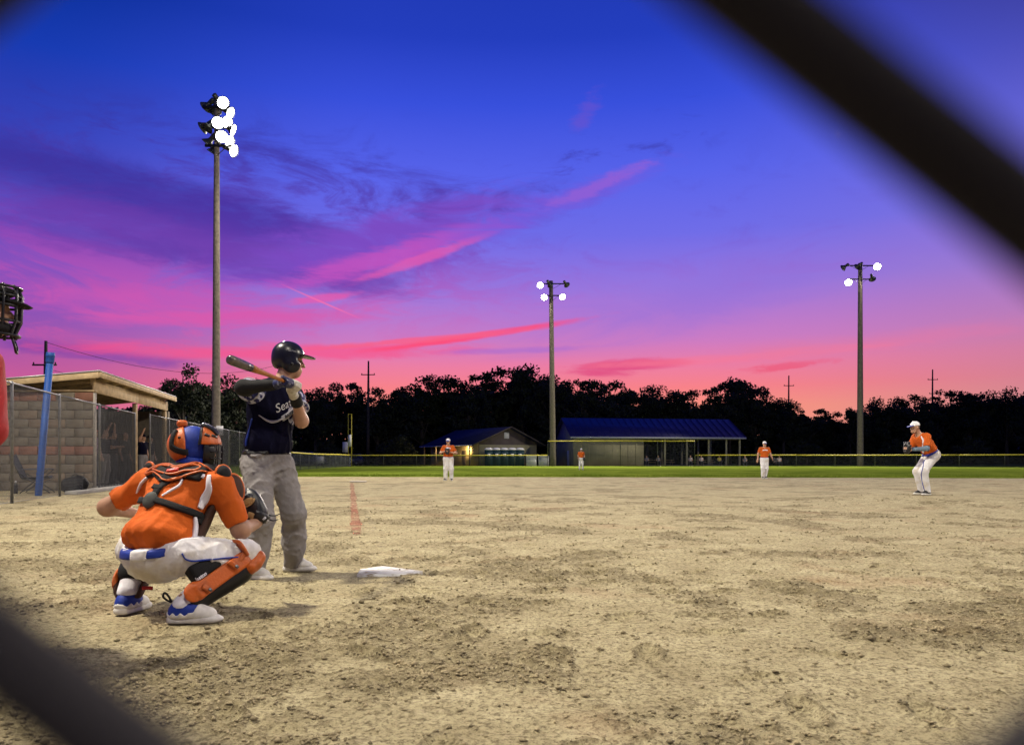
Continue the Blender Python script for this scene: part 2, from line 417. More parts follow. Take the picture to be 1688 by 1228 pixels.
# ---------------------------------------------------------------- ground
def dirt_material():
    m = bpy.data.materials.new('infield_dirt'); m.use_nodes = True; t = m.node_tree; b = t.nodes['Principled BSDF']
    b.inputs['Roughness'].default_value = .95; b.inputs['Specular IOR Level'].default_value = .12
    co = t.nodes.new('ShaderNodeTexCoord')
    def nz(sc, det=6, ro=.6, st=(1,1,1), dist=0.0):
        mp = t.nodes.new('ShaderNodeMapping'); mp.inputs['Scale'].default_value = st; t.links.new(co.outputs['Object'], mp.inputs[0])
        n = t.nodes.new('ShaderNodeTexNoise'); n.inputs['Scale'].default_value = sc; n.inputs['Detail'].default_value = det; n.inputs['Roughness'].default_value = ro
        n.inputs['Distortion'].default_value = dist
        t.links.new(mp.outputs[0], n.inputs[0]); return n.outputs['Fac']
    def rmp(f, stops):
        r = t.nodes.new('ShaderNodeValToRGB'); e = r.color_ramp.elements
        while len(e) < len(stops): e.new(.5)
        for k, (p, c) in enumerate(stops): e[k].position = p; e[k].color = (*c, 1)
        t.links.new(f, r.inputs[0]); return r.outputs[0]
    def mx(f, a, bb, mode='MIX'):
        n = t.nodes.new('ShaderNodeMix'); n.data_type = 'RGBA'; n.blend_type = mode
        for i, v in ((0, f), (6, a), (7, bb)):
            if isinstance(v, (int, float)): n.inputs[i].default_value = v
            elif isinstance(v, tuple): n.inputs[i].default_value = (*v, 1)
            else: t.links.new(v, n.inputs[i])
        return n.outputs[2]
    at = t.nodes.new('ShaderNodeAttribute'); at.attribute_name = 'loose'
    pale = rmp(nz(2.3, 9, .7), [(.3, (.335,.28,.158)), (.5,(.45,.388,.228)), (.7, (.58,.51,.315))])
    dark = rmp(nz(13, 9, .75), [(.32, (.12,.097,.053)), (.5,(.275,.23,.13)), (.68, (.42,.358,.21))])
    ms = t.nodes.new('ShaderNodeMath'); ms.operation = 'MULTIPLY_ADD'; t.links.new(nz(6.5, 9, .75), ms.inputs[0]); ms.inputs[1].default_value = .9
    ms2 = t.nodes.new('ShaderNodeMath'); ms2.operation = 'SUBTRACT'; t.links.new(at.outputs['Fac'], ms2.inputs[0]); ms2.inputs[1].default_value = .45
    t.links.new(ms2.outputs[0], ms.inputs[2])
    mr = t.nodes.new('ShaderNodeMapRange'); mr.interpolation_type = 'SMOOTHSTEP'; t.links.new(ms.outputs[0], mr.inputs[0]); mr.inputs[1].default_value = .2; mr.inputs[2].default_value = .72
    c = mx(mr.outputs[0], pale, dark)
    # scattered crumbs and their small shadows, painted in as dark specks
    c = mx(rmp(nz(30, 8, .75), [(.48,(0,0,0)),(.62,(.8,.8,.8))]), c, (.115,.088,.048))
    c = mx(rmp(nz(62, 6, .75), [(.52,(0,0,0)),(.64,(.85,.85,.85))]), c, (.085,.066,.036))
    c = mx(rmp(nz(17, 4, .6, (1,1,1), .5), [(.60,(0,0,0)),(.72,(.45,.45,.45))]), c, (.58,.49,.32))
    # reddish brick-dust traces
    c = mx(rmp(nz(.55, 4, .6), [(.56,(0,0,0)),(.72,(.35,.35,.35))]), c, (.36,.185,.105))
    t.links.new(c, b.inputs['Base Color'])
    bp = t.nodes.new('ShaderNodeBump'); bp.inputs['Strength'].default_value = 1.0; bp.inputs['Distance'].default_value = .035
    ad = t.nodes.new('ShaderNodeMath'); ad.operation = 'ADD'; t.links.new(nz(30, 8, .7), ad.inputs[0]); t.links.new(nz(7, 6, .65), ad.inputs[1])
    t.links.new(ad.outputs[0], bp.inputs['Height']); t.links.new(bp.outputs[0], b.inputs['Normal'])
    return m
M['dirt'] = dirt_material()
MOUND = (8.85, 16.7)
def ground_z(x, y): return .13*np.exp(-(((x-MOUND[0])**2+(y-MOUND[1])**2)/2.4**2)**1.3)
def dirt_field(x, y):
    """relief of the raked and trodden dirt, and how loose it is"""
    lo = np.clip((fbm(x*1.5+3, y*1.5, 4, 3)+.10)*2.0, 0, 1)
    foot = np.clip(fbm(x*2.1, y*2.1, 3, 11)*2.0, 0, 1)
    dist = np.clip((y-6)/16, 0, 1); k = 1-.75*dist
    cl = fbm(x*9, y*9, 4, 5, .6); rid = 1-np.abs(fbm(x*5, y*5, 3, 8))
    crumb = np.clip(fbm(x*26, y*26, 2, 21)-.12, 0, 1)
    z = .010*fbm(x*.9, y*.9, 3, 1)+k*((.35+.65*lo)*(.022*cl+.012*(rid-.7))-.012*foot*(1-lo)+.022*crumb*(.25+.75*lo)+.003*fbm(x*40, y*40, 2, 4))
    # one footprint at most in each 0.42 m cell
    cs_ = .42; ci = np.floor(x/cs_); cj = np.floor(y/cs_)
    hh = lambda k: (lambda v: v-np.floor(v))(np.sin(ci*12.9898+cj*78.233+k*37.7)*43758.5453)
    an_ = hh(1)*6.283; ux = x-(ci+.38+.24*hh(2))*cs_; uy = y-(cj+.38+.24*hh(3))*cs_; ra = (ux*np.cos(an_)+uy*np.sin(an_))/.145; rb = (uy*np.cos(an_)-ux*np.sin(an_))/.062; rr_ = np.sqrt(ra*ra+rb*rb)
    ex = (hh(4) < .55)*np.clip(1.3-y/16, 0, 1); pr_ = np.clip(1-rr_, 0, 1); rim = np.exp(-((rr_-1.12)/.2)**2)
    z = z+ex*(-.022*np.minimum(pr_*2.2, 1)+.011*rim)
    rows = .004*np.sin((x*.35+y)*2*math.pi/.16+2*fbm(x, y, 2, 9))*np.clip(fbm(x*.3, y*.3, 2, 30)*2, 0, 1)*k
    return z+rows+ground_z(x, y), np.clip(lo*.6+.4*cl+.9*crumb+ex*.5*rim, 0, 1)
nr, nc = 500, 640
ys = 1.5*np.exp(np.linspace(0, math.log(46/1.5), nr)); us = np.linspace(-1.25, 1.25, nc)
gy = np.repeat(ys, nc); gx = np.tile(us, nr)*gy
gz, gl = dirt_field(gx, gy)
gz *= 1-np.clip((np.abs(gx/gy)-1.15)/.1, 0, 1)
i = np.arange((nr-1)*nc).reshape(nr-1, nc)[:, :-1].ravel()
o = obj('infield_dirt', (np.c_[gx, gy, gz], [np.stack([i, i+1, i+nc+1, i+nc], 1)]), M['dirt'], None, True, at=(0,0,0))
a = o.data.attributes.new('loose', 'FLOAT', 'POINT'); a.data.foreach_set('value', gl.astype(np.float32))
tag(o, 'trodden tan dirt of the infield', None, kind='structure')
# surrounding terrain to the horizon
M['terrain'] = mat('rough_grass', (.030,.042,.014), .95, .4, .2, .4, 6)
o = obj('ground', (V3(-1500,-600,-.06)+np.array([(0,0,0),(3000,0,0),(3000,3600,0),(0,3600,0)], float), [np.array([[0,1,2,3]])]), M['terrain'], None, at=(0,0,-.06)); tag(o, kind='structure')
o = obj('backstop_dirt', (np.array([(-30,-12,-.035),(45,-12,-.035),(45,34,-.035),(-30,46,-.035)], float), [np.array([[0,1,2,3]])]), M['dirt'], None, at=(0,0,-.035)); tag(o, kind='structure')
# outfield grass: a sheet with a raised, ragged edge where it meets the dirt
def grass_material():
    m = mat('outfield_grass', (.10,.15,.018), .9, .3, .35, .3, 14, c2=(.17,.215,.03))
    t = m.node_tree; b = t.nodes['Principled BSDF']; b.inputs['Specular IOR Level'].default_value = 0.0; b.inputs['Roughness'].default_value = 1.0
    return m
M['grass'] = grass_material()
def edge_y(x): return 39.0-.085*np.clip(x, -60, 60)-.0016*(x-4)**2*.6
xs = np.linspace(-48, 75, 620); ej = edge_y(xs)+.16*fbm(xs*.9, xs*0, 4, 2)+.05*fbm(xs*7, xs*0, 2, 5)
rowsV = [np.c_[xs, ej, np.full_like(xs, -.02)], np.c_[xs, ej+.03, np.full_like(xs, .045)+.012*fbm(xs*5, xs*0, 2, 7)]]
for k in (.25, 1, 4, 10, 20, 36, 58, 90): rowsV.append(np.c_[xs, ej+k, .03+.02*fbm(xs*.4, xs*0+k, 2, k)])
m_ = len(xs); Vg = np.concatenate(rowsV); i = np.arange((len(rowsV)-1)*m_).reshape(-1, m_)[:, :-1].ravel()
o = obj('outfield_grass', (Vg, [np.stack([i, i+1, i+m_+1, i+m_], 1)]), M['grass'], None, False, at=(0,0,0)); tag(o, kind='structure')
# blades fringing the edge and standing in the nearest metres of turf
nb = 26000; bx = rng.uniform(-46, 72, nb); by = edge_y(bx)+rng.exponential(1.6, nb)+.02+.16*fbm(bx*.9, bx*0, 4, 2)
hb = rng.uniform(.05, .10, nb); ang = rng.uniform(0, math.pi, nb); wv = np.c_[np.cos(ang), np.sin(ang), ang*0]*.012
B0 = np.c_[bx, by, np.full(nb, .03)]; tip = B0+np.c_[rng.normal(0,.02,nb), rng.normal(0,.02,nb), hb]
o = obj('turf_blades', (np.stack([B0-wv, B0+wv, tip], 1).reshape(-1,3), [np.arange(nb*3).reshape(-1,3)]), M['grass'], None, at=(0,0,0)); tag(o, 'short grass blades along the edge of the outfield', 'grass', kind='stuff')
# clods of dirt lying loose
def clods(n):
    oc = np.array([(1,0,0),(0,1,0),(-1,0,0),(0,-1,0),(0,0,1),(0,0,-1)], float)
    of = np.array([(0,1,4),(1,2,4),(2,3,4),(3,0,4),(1,0,5),(2,1,5),(3,2,5),(0,3,5)])
    y = 1.9*np.exp(rng.random(n)*math.log(17/1.9)); x = rng.uniform(-1.0, 1.0, n)*np.maximum(y, 3)
    _, lo = dirt_field(x, y); keep = rng.random(n) < .02+np.clip(lo-.18, 0, 1)**1.3*1.25; x, y = x[keep], y[keep]; n = len(x)
    z, _ = dirt_field(x, y); s = .0030+.0060*rng.random(n)**2.5+.008*rng.random(n)**12; s *= 1+.05*y
    sc = s[:,None]*np.c_[rng.uniform(.7,1.5,n), rng.uniform(.7,1.5,n), rng.uniform(.5,.95,n)]; a = rng.uniform(0, 6.28, n)
    V = oc[None]*(1+.7*(rng.random((n,6,3))-.5))*sc[:,None,:]
    V = np.stack([V[...,0]*np.cos(a)[:,None]-V[...,1]*np.sin(a)[:,None], V[...,0]*np.sin(a)[:,None]+V[...,1]*np.cos(a)[:,None], V[...,2]], -1)+np.c_[x,y,z+s*.22][:,None,:]
    return V.reshape(-1,3), [(of[None]+(np.arange(n)*6)[:,None,None]).reshape(-1,3)]
M['clod'] = mat('dirt_clods', (.25,.205,.118), .95, .45, 3, .3, 60)
o = obj('dirt_clods', clods(150000), M['clod'], None, at=(0,0,0)); tag(o, 'loose crumbs and clods scattered over the infield dirt', 'dirt', kind='stuff')
# home plate, third base, pitching rubber, traces of the foul line
M['plate'] = mat('scuffed_white_rubber', (.33,.26,.16), .8, .1, 14, .2, 70, c2=(.70,.69,.66), thresh=(.33,.50))
pc = V3(-1.04, 6.06, 0); ax = unit(V3(.62,.78,0)); sd = V3(ax[1], -ax[0], 0); h_ = .235
pts = [(-h_,h_),(h_,h_),(h_,0),(0,-h_),(-h_,0)]
R_ = np.array([sd, ax, (0,0,1)])
o = obj('home_plate', prism(pts[::-1], -.02, .016, R_, pc), M['plate'], None, at=(pc[0],pc[1],0)); tag(o, 'scuffed white home plate lying in the dirt beside the batter', 'home plate')
M['base'] = mat('dusty_white_canvas', (.5,.45,.38), .8, .15, 6)
tb = PX(586, 795, 30.0); o = obj('third_base', box((tb[0]+.1, 30.0, .035), (.30,.2,.03), None, .015), M['base'], None, at=(tb[0]+.1,30,0)); tag(o, 'flat white third base at the far end of the foul line', 'base')
o = obj('pitching_rubber', box((MOUND[0]+.1, MOUND[1]+.15, .115), (.3,.07,.012), None, .006), M['clod'], None, at=(MOUND[0]+.1,MOUND[1]+.15,.1)); tag(o, 'scuffed pitching rubber under the pitcher on the mound', 'base')
def chalk(name, col, A, B, w, n, thr, label, seed):
    A = V3(*A); B = V3(*B); t = np.linspace(0, 1, n); P = A+(B-A)*t[:,None]; d = unit(B-A); s = V3(d[1], -d[0], 0)
    wj = w*(1+.5*fbm(t*40, t*0, 3, seed)); z = dirt_field(P[:,0], P[:,1])[0]
    L = P-s*wj[:,None]; Rr = P+s*wj[:,None]
    for Q in (L, Rr): Q[:,2] = dirt_field(Q[:,0], Q[:,1])[0]+.006
    V = np.stack([L, Rr], 1).reshape(-1,3); k = np.arange(n-1)*2
    m = mat(name+'_chalk', col, .95, .2, 3)
    tt = m.node_tree; b = tt.nodes['Principled BSDF']; co = tt.nodes.new('ShaderNodeTexCoord'); nn = tt.nodes.new('ShaderNodeTexNoise'); nn.inputs['Scale'].default_value = 3.5; nn.inputs['Detail'].default_value = 8; nn.inputs['Roughness'].default_value = .75
    tt.links.new(co.outputs['Object'], nn.inputs[0]); r = tt.nodes.new('ShaderNodeMapRange'); r.inputs[1].default_value = thr; r.inputs[2].default_value = thr+.14; r.inputs[4].default_value = .5
    tt.links.new(nn.outputs['Fac'], r.inputs[0]); tt.links.new(r.outputs[0], b.inputs['Alpha'])
    o = obj(name, (V, [np.stack([k, k+1, k+3, k+2], 1)]), m, None, at=(A[0],A[1],0)); tag(o, label, None, kind='structure'); return o
chalk('foul_line', (.36,.085,.05), (GX(580,29),29,0), (GX(588,9.2),9.2,0), .062, 260, .40, 'worn red foul line running from the plate to third base', 3)
chalk('batter_box_line', (.52,.45,.31), (GX(604,13.2),13.2,0), (GX(632,7.6),7.6,0), .045, 160, .52, 'faint white chalk line beside the red foul line', 5)
# ---------------------------------------------------------------- chain link fences
def zig_mesh(P, h, cell, r, n=3, z0=.03):
    """woven wire between ground and top rail along the polyline P (x,y)"""
    A, B = [], []
    for p, q in zip(P[:-1], P[1:]):
        p = V3(*p, 0); q = V3(*q, 0); L = np.linalg.norm(q-p); d = (q-p)/L; nx = max(2, int(round(L/cell))); nz = int(h/cell)
        nrm = V3(-d[1], d[0], 0)*r*1.2
        i, j = np.meshgrid(np.arange(nx+1), np.arange(nz), indexing='ij'); i = i.ravel(); j = j.ravel()
        c = L/nx; off = np.where(j % 2 == 0, 0, .5)
        for s in (-1, 1):
            # half a zigzag each: node (i,j) to its neighbour one half cell up
            xa = (i+off)*c; xb = xa+s*.5*c; ok = (xb >= -1e-6) & (xb <= L+1e-6) & (xa <= L+1e-6)
            A.append((p+d*xa[:,None]+V3(0,0,1)*(z0+j*cell)[:,None]+nrm*s)[ok]); B.append((p+d*xb[:,None]+V3(0,0,1)*(z0+(j+1)*cell)[:,None]+nrm*s)[ok])
    return tubes(np.concatenate(A), np.concatenate(B), r, n)
def fence(name, P, h, step, label, cell=.075, r=.0022, pr=.03, cap=None, rail=True, wire=None, skip_ends=False, zg=0.0, bottom=False, group=None):
    P = [V3(*p, zg) for p in P]; t = thing(name, P[0], label, 'fence', group)
    for p, q in zip(P[:-1], P[1:]):
        L = np.linalg.norm(q-p); d = (q-p)/L; k = max(1, int(round(L/step)))
        for i in range(k+1 if q is P[-1] else k):
            b = p+d*L*i/k
            obj('post', cat_(lathe([(pr,-.03),(pr,h),(pr*.9,h+.03),(.004,h+.045)], 10, None, b)), M['galv'], t, True)
        if rail: obj('top_rail', tubes([p+V3(0,0,h)], [q+V3(0,0,h)], .021, 8, caps=True), M['galv'], t, True)
        if bottom: obj('bottom_wire', tubes([p+V3(0,0,.03)], [q+V3(0,0,.03)], .006, 5, caps=True), M['galv'], t)
        if cap:
            n_ = max(2, int(L/1.2)); tt = np.linspace(0, 1, n_)[:,None]; Q = p+(q-p)*tt+V3(0,0,h+.01)
            Q[:,2] += .035*fbm(tt[:,0]*L*.12, tt[:,0]*0, 2, p[0])
            obj('fence_cap', sweep(Q, .062, 8), M['yellow'], t, True)
    w = obj('wire_mesh', zig_mesh([p[:2] for p in P], h, cell, r), wire or M['wire'], t); w['kind'] = 'stuff'
    return t
M['wire'] = mat('galvanised_wire', (.125,.13,.145), .5, .15, 4, metal=.4)
M['wire_far'] = mat('dull_fence_wire', (.10,.11,.12), .6, .2, 1, metal=.3)
F1 = [(-9.35,12.6), (-11.0,18.7), (-11.75,21.9), (-12.75,26.0)]
fence('chain_link_fence', F1, 2.45, 3.4, 'tall chain link fence in front of the block dugout and camp chair', cell=.075, r=.0021, bottom=True)
fence('chain_link_fence', [(-12.62,26.8), (-13.6,32.0), (-15.1,41.0), (-16.7,52.0), (-17.4,60.0)], 2.45, 3.0, 'tall chain link fence running past the dugout towards left field', cell=.085, r=.0021, bottom=True)
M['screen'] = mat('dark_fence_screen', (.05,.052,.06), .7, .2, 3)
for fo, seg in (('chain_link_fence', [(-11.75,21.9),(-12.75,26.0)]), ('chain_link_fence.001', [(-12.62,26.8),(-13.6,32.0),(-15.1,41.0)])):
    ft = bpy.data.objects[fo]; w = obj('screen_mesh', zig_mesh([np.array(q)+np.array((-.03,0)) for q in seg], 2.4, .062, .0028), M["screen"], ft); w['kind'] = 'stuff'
LF = (GX(577,95), 95.0)
fence('outfield_fence', [(-17.4,60.4), (-18.6,76.0), LF], 1.4, 4.0, 'low chain link fence along the left field foul line', cell=.12, r=.004, pr=.03, cap=True, wire=M['wire_far'])
fence('outfield_fence', [LF, (-8,97.5), (GX(903,97), 97.0)], 1.4, 4.0, 'low yellow capped outfield fence in front of the concession stand', cell=.12, r=.004, cap=True, wire=M['wire_far'])
fence('outfield_fence', [(GX(903,96.8), 96.8), (GX(1145,95), 95.0)], 3.15, 4.6, 'higher yellow capped fence in front of the blue roofed shelter', cell=.12, r=.004, cap=True, wire=M['wire_far'])
fence('outfield_fence', [(GX(1146,94.6), 94.6), (34,92), (50,86), (64,76), (74,64)], 1.38, 4.4, 'low yellow capped outfield fence curving away behind the pitcher', cell=.12, r=.004, cap=True, wire=M['wire_far'])
# the backstop the picture is taken through
M['backwire'] = mat('dark_coated_wire', (.028,.026,.029), .95, .2, 30, spec=.05)
def backstop():
    D = .040; t = thing('backstop_fence', (0,D,0), 'dark backstop fence wire close to the viewer, out of focus', 'fence')
    k = D/FPX
    n1 = V3(.622,-.783); n2 = V3(.622,.783); Mi = np.linalg.inv(np.array([n1[:2], n2[:2]]))
    def node(i, j):
        p = Mi@np.array([-838+1608*i, -185+2330*j]); return V3((p[0]-CX)*k, D, HC+(HY-p[1])*k)
    A, B = [], []
    for i in range(-34, 36):
        for j in range(-26, 28):
            a = node(i, j)
            if not (-1.5 < a[0] < 1.5 and .02 < a[2] < 2.3): continue
            for q, s in ((node(i+1, j), 1.9), (node(i, j+1), 0)):
                if .02 < q[2] < 2.32: A.append(a+V3(0,.0024*s,0)); B.append(q+V3(0,.0024*s,0))
    o = obj('wire_mesh', tubes(A, B, .00245, 8), M['backwire'], t, True); o['kind'] = 'stuff'
    for x in (-1.55, 1.55): obj('post', lathe([(.036,-.02),(.036,2.4),(.004,2.45)], 14, None, (x,D,0)), M['galv'], t, True)
    obj('top_rail', tubes([(-1.55,D,2.34)], [(1.55,D,2.34)], .021, 10, caps=True), M['galv'], t, True)
backstop()
# ---------------------------------------------------------------- dugout
M['block'] = [mat('grey_concrete_block', (.115,.096,.072), .9, .3, 4, .5, 50), mat('brown_concrete_block', (.135,.10,.070), .9, .3, 4, .5, 50), mat('red_brown_block', (.165,.075,.05), .9, .3, 4, .5, 50)]
M['mortar'] = mat('pale_mortar', (.34,.31,.26), .95, .15, 8)
M['ply'] = mat('plywood_ceiling', (.10,.07,.04), .8, .2, 3)
M['metalroof'] = mat('pale_metal_roof', (.55,.55,.56), .4, .1, 2, metal=.5)
M['concrete'] = mat('concrete_slab', (.26,.25,.23), .9, .15, 3, .2, 40)
C0 = V3(-11.95,21.95,0); ld = unit(V3(-.2,1,0)); sd_ = V3(-1,0,0); LEN = 9.0; DEP = 4.6
dug = thing('dugout', (C0[0]-2, C0[1]+2, 0), 'concrete block dugout with a timber shed roof behind the fence', 'dugout')
wall = obj('end_wall', box(C0+V3(-DEP/2, .10, 1.4), (DEP/2-.004, .085, 1.405)), M['mortar'], dug)
bh, bw = .2555, .528; bmesh = {}
for r in range(11):
    x = -.004-(bw/2 if r % 2 else 0)
    xs_ = [0.0] if r % 2 else []
    edges = [0.0]+([bw/2] if r % 2 else [])
    while edges[-1] < DEP: edges.append(min(DEP, edges[-1]+bw))
    for a, b_ in zip(edges[:-1], edges[1:]):
        if b_-a < .06: continue
        key = (round(b_-a, 3), 2 if r in (10, 4) and random.random() < .9 else random.choice((0,0,1)))
        c = C0+V3(-(a+b_)/2, .004+random.uniform(-.003,.003), bh*(r+.5))
        if key not in bmesh:
            V, F = box((0,0,0), ((b_-a)/2-.008, .018, bh/2-.008), None, .004); me = mesh_np('block', V, F); me.materials.append(M['block'][key[1]]); bmesh[key] = me
        o = bpy.data.objects.new('block', bmesh[key]); link(o, wall); o.location = Vector(c-ORG[wall.name])
zt = 2.83
side = lambda s, z, o=0.0: C0+ld*s+sd_*o+V3(0,0,z)
def beam(a, b, w, h, m, name, par, bev=.006):
    a = np.asarray(a, float); b = np.asarray(b, float); d = unit(b-a); R = frame_of(d)
    return obj(name, box((a+b)/2, (w/2, h/2, np.linalg.norm(b-a)/2), np.array([R[0], R[1], R[2]]), bev), m, par)
beam(C0+V3(.02,.09,zt+.03), C0+V3(-DEP,.09,zt+.03), .2, .055, M['lumber'], 'top_plate', dug)
beam(side(0,zt+.2,.0)+V3(-.06,.1,0), side(0,zt+.2,0)+V3(-.06,.1,.31), .1, .1, M['lumber'], 'corner_post', dug)
# header beam in two lengths above the opening
beam(side(.06,3.0,.02), side(4.6,3.0,.02), .05, .36, M['lumber'], 'header_board', dug); beam(side(4.61,3.0,.02), side(LEN-.25,3.0,.02), .05, .36, M['lumber'], 'header_board', dug)
for s in (.12, 4.6, LEN-.32): beam(side(s,0.0,.12), side(s,2.82,.12), .13, .13, M['lumber'], 'post', dug)
zf, zb = 3.36, 2.93
rp = [side(-.3,zf,-.28), side(LEN,zf,-.28), side(LEN,zb,DEP+.2), side(-.3,zb,DEP+.2)]
up = V3(0,0,1)
obj('roof_deck', (np.array([p+up*.0 for p in rp]+[p+up*.02 for p in rp]), [BOXF]), M['ply'], dug)
rf = obj('roof_sheet', (np.array([p+up*.024+(ld*(-.03) if k in (0,3) else ld*.03) for k, p in enumerate(rp)]+[p+up*.05+(ld*(-.03) if k in (0,3) else ld*.03) for k, p in enumerate(rp)]), [BOXF]), M['metalroof'], dug)
for k in range(17):
    s = -.2+k*(LEN+.1)/16; obj('roof_rib', tubes([side(s,zf+.055,-.27)], [side(s,zb+.055,DEP+.18)], .016, 5), M['metalroof'], rf)
beam(side(-.29,zf-.08,-.28), side(LEN,zf-.08,-.28), .04, .15, M['lumber'], 'fascia_board', dug)
beam(side(-.30,zf-.085,-.26), side(-.30,zb-.085,DEP+.2), .04, .16, M['lumber'], 'rake_board', dug)
for k in range(1, 9): beam(side(k,zf-.08,-.24), side(k,zb-.08,DEP), .04, .13, M['lumber'], 'rafter', dug)
obj('back_wall', box((C0+ld*LEN/2+sd_*DEP)+V3(0,.1,1.4), (LEN/2, .09, 1.4), np.array([ld, np.cross(up, ld), up])), M['block'][0], dug)
obj('far_wall', box(side(LEN-.1,1.4,DEP/2), (DEP/2, .09, 1.4)), M['block'][0], dug)
obj('floor_slab', box(C0+ld*LEN/2+sd_*DEP/2+V3(-.1,.2,.015), (LEN/2, DEP/2+.1, .05), np.array([ld, np.cross(up, ld), up])), M['concrete'], dug)
bn = obj('bench', box(side(4.6,.45,3.9), (3.8,.18,.03), np.array([ld, np.cross(up, ld), up]), .01), M['lumber'], dug)
for s in (1.2,4.6,8): obj('bench_leg', box(side(s,.21,3.9), (.04,.16,.21), None, .01), M['lumber'], bn)
o = obj('fence_kerb', box(V3(-11.95,22.9,.03), (3.6,.16,.07), np.array([unit(V3(-.24,1,0)), unit(V3(-1,-.24,0)), up]), .02), M['concrete'], None); tag(o, 'low concrete kerb under the dugout fence', 'kerb')
# blue pipe, camp chair, bag, bottle
M['bluepipe'] = mat('blue_plastic_pipe', (.010,.065,.28), .6, .15, 3, .05, 40)
pb = V3(GX(63,18.9), 18.9, 0); pt = PX(83.5, 581, 18.75); d_ = unit(pt-pb); L_ = np.linalg.norm(pt-pb); R_ = frame_of(d_)
bp_ = thing('blue_pipe', pb, 'tall blue plastic pipe leaning behind the fence beside the camp chair', 'pipe')
obj('pipe_body', lathe([(.072,0),(.080,.02),(.080,L_-.26)], 20, R_, pb), M['bluepipe'], bp_, True)
obj('pipe_socket', lathe([(.081,L_-.27),(.096,L_-.22),(.096,L_-.1),(.101,L_-.095),(.101,L_-.05),(.095,L_-.04),(.095,L_),(.08,L_),(.08,L_-.1)], 20, R_, pb), M['bluepipe'], bp_, True)
M['navyfab'] = mat('dark_blue_grey_fabric', (.028,.032,.05), .8, .3, 8, .2, 60)
def camp_chair(c, rot, label):
    t = thing('camp_chair', (*c[:2], 0), label, 'chair'); a = math.radians(rot); f = V3(math.cos(a), math.sin(a), 0); s = V3(-f[1], f[0], 0); o_ = V3(*c)
    P = lambda x, y, z: o_+f*x+s*y+up*z
    for sg in (-1,1):
        obj('leg', tubes([P(-.34,.30*sg,.02)], [P(.30,.34*sg,.62)], .014, 8, caps=True), M['blackm'], t, True)
        obj('leg', tubes([P(.34,.30*sg,.02)], [P(-.32,.33*sg,.52)], .014, 8, caps=True), M['blackm'], t, True)
        obj('back_tube', tubes([P(-.30,.32*sg,.40)], [P(-.58,.33*sg,1.04)], .014, 8, caps=True), M['blackm'], t, True)
        obj('armrest', box(P(.0,.36*sg,.64), (.30,.045,.018), np.array([f,s,up]), .012), M['navyfab'], t)
    for x in (-.34,.34): obj('leg', tubes([P(x,-.30,.03)], [P(-x,.30,.40)], .012, 8, caps=True), M['blackm'], t, True)
    n = 9; y = np.linspace(-.32,.32,n); sag = .07*(1-(y/.32)**2)
    def sheet(pr):
        rows = np.concatenate([[P(x,yy,z-sg_*k) for yy, sg_ in zip(y, sag)] for x, z, k in pr]); m = len(pr); i = np.arange((m-1)*n).reshape(m-1,n)[:,:-1].ravel()
        F = np.stack([i,i+1,i+n+1,i+n],1); V2 = np.concatenate([rows, rows-np.array([0,0,.012])]); return V2, [np.concatenate([F, F[:,::-1]+len(rows)])]
    obj('seat', sheet([(.30,.47,1),(.1,.44,1),(-.15,.42,1),(-.31,.42,.8)]), M['navyfab'], t, True)
    obj('backrest', sheet([(-.31,.42,.6),(-.38,.60,.9),(-.47,.82,.8),(-.57,1.03,.3)]), M['navyfab'], t, True)
camp_chair((GX(62,20.4), 20.4, .0), 20, 'dark folding camp chair standing against the block wall')
# ---------------------------------------------------------------- far buildings
M['siding'] = mat('tan_siding', (.50,.46,.26), .8, .15, .6, .1, 20)
M['greysiding'] = mat('grey_siding', (.20,.20,.22), .8, .15, .6)
M['blueroof'] = mat('blue_metal_roof', (.030,.026,.15), .45, .12, .8, metal=.2)
M['brownroof'] = mat('dark_shingle_roof', (.012,.014,.05), .85, .3, 2)
M['brownwall'] = mat('brown_board_wall', (.15,.12,.10), .85, .15, 1)
M['porchwall'] = mat('cream_block_wall', (.48,.38,.20), .85, .12, 1)
M['darkglass'] = mat('dark_window_glass', (.01,.012,.018), .08, .1, 2)
M['teal'] = mat('dark_teal_plastic', (.012,.045,.06), .5, .15, 2)
def quad_slab(P, th, name, m, par):
    P = np.array(P, float); n = unit(np.cross(P[1]-P[0], P[3]-P[0]))
    if n[2] < 0: n = -n
    return obj(name, (np.concatenate([P-n*th, P]), [BOXF]), m, par)
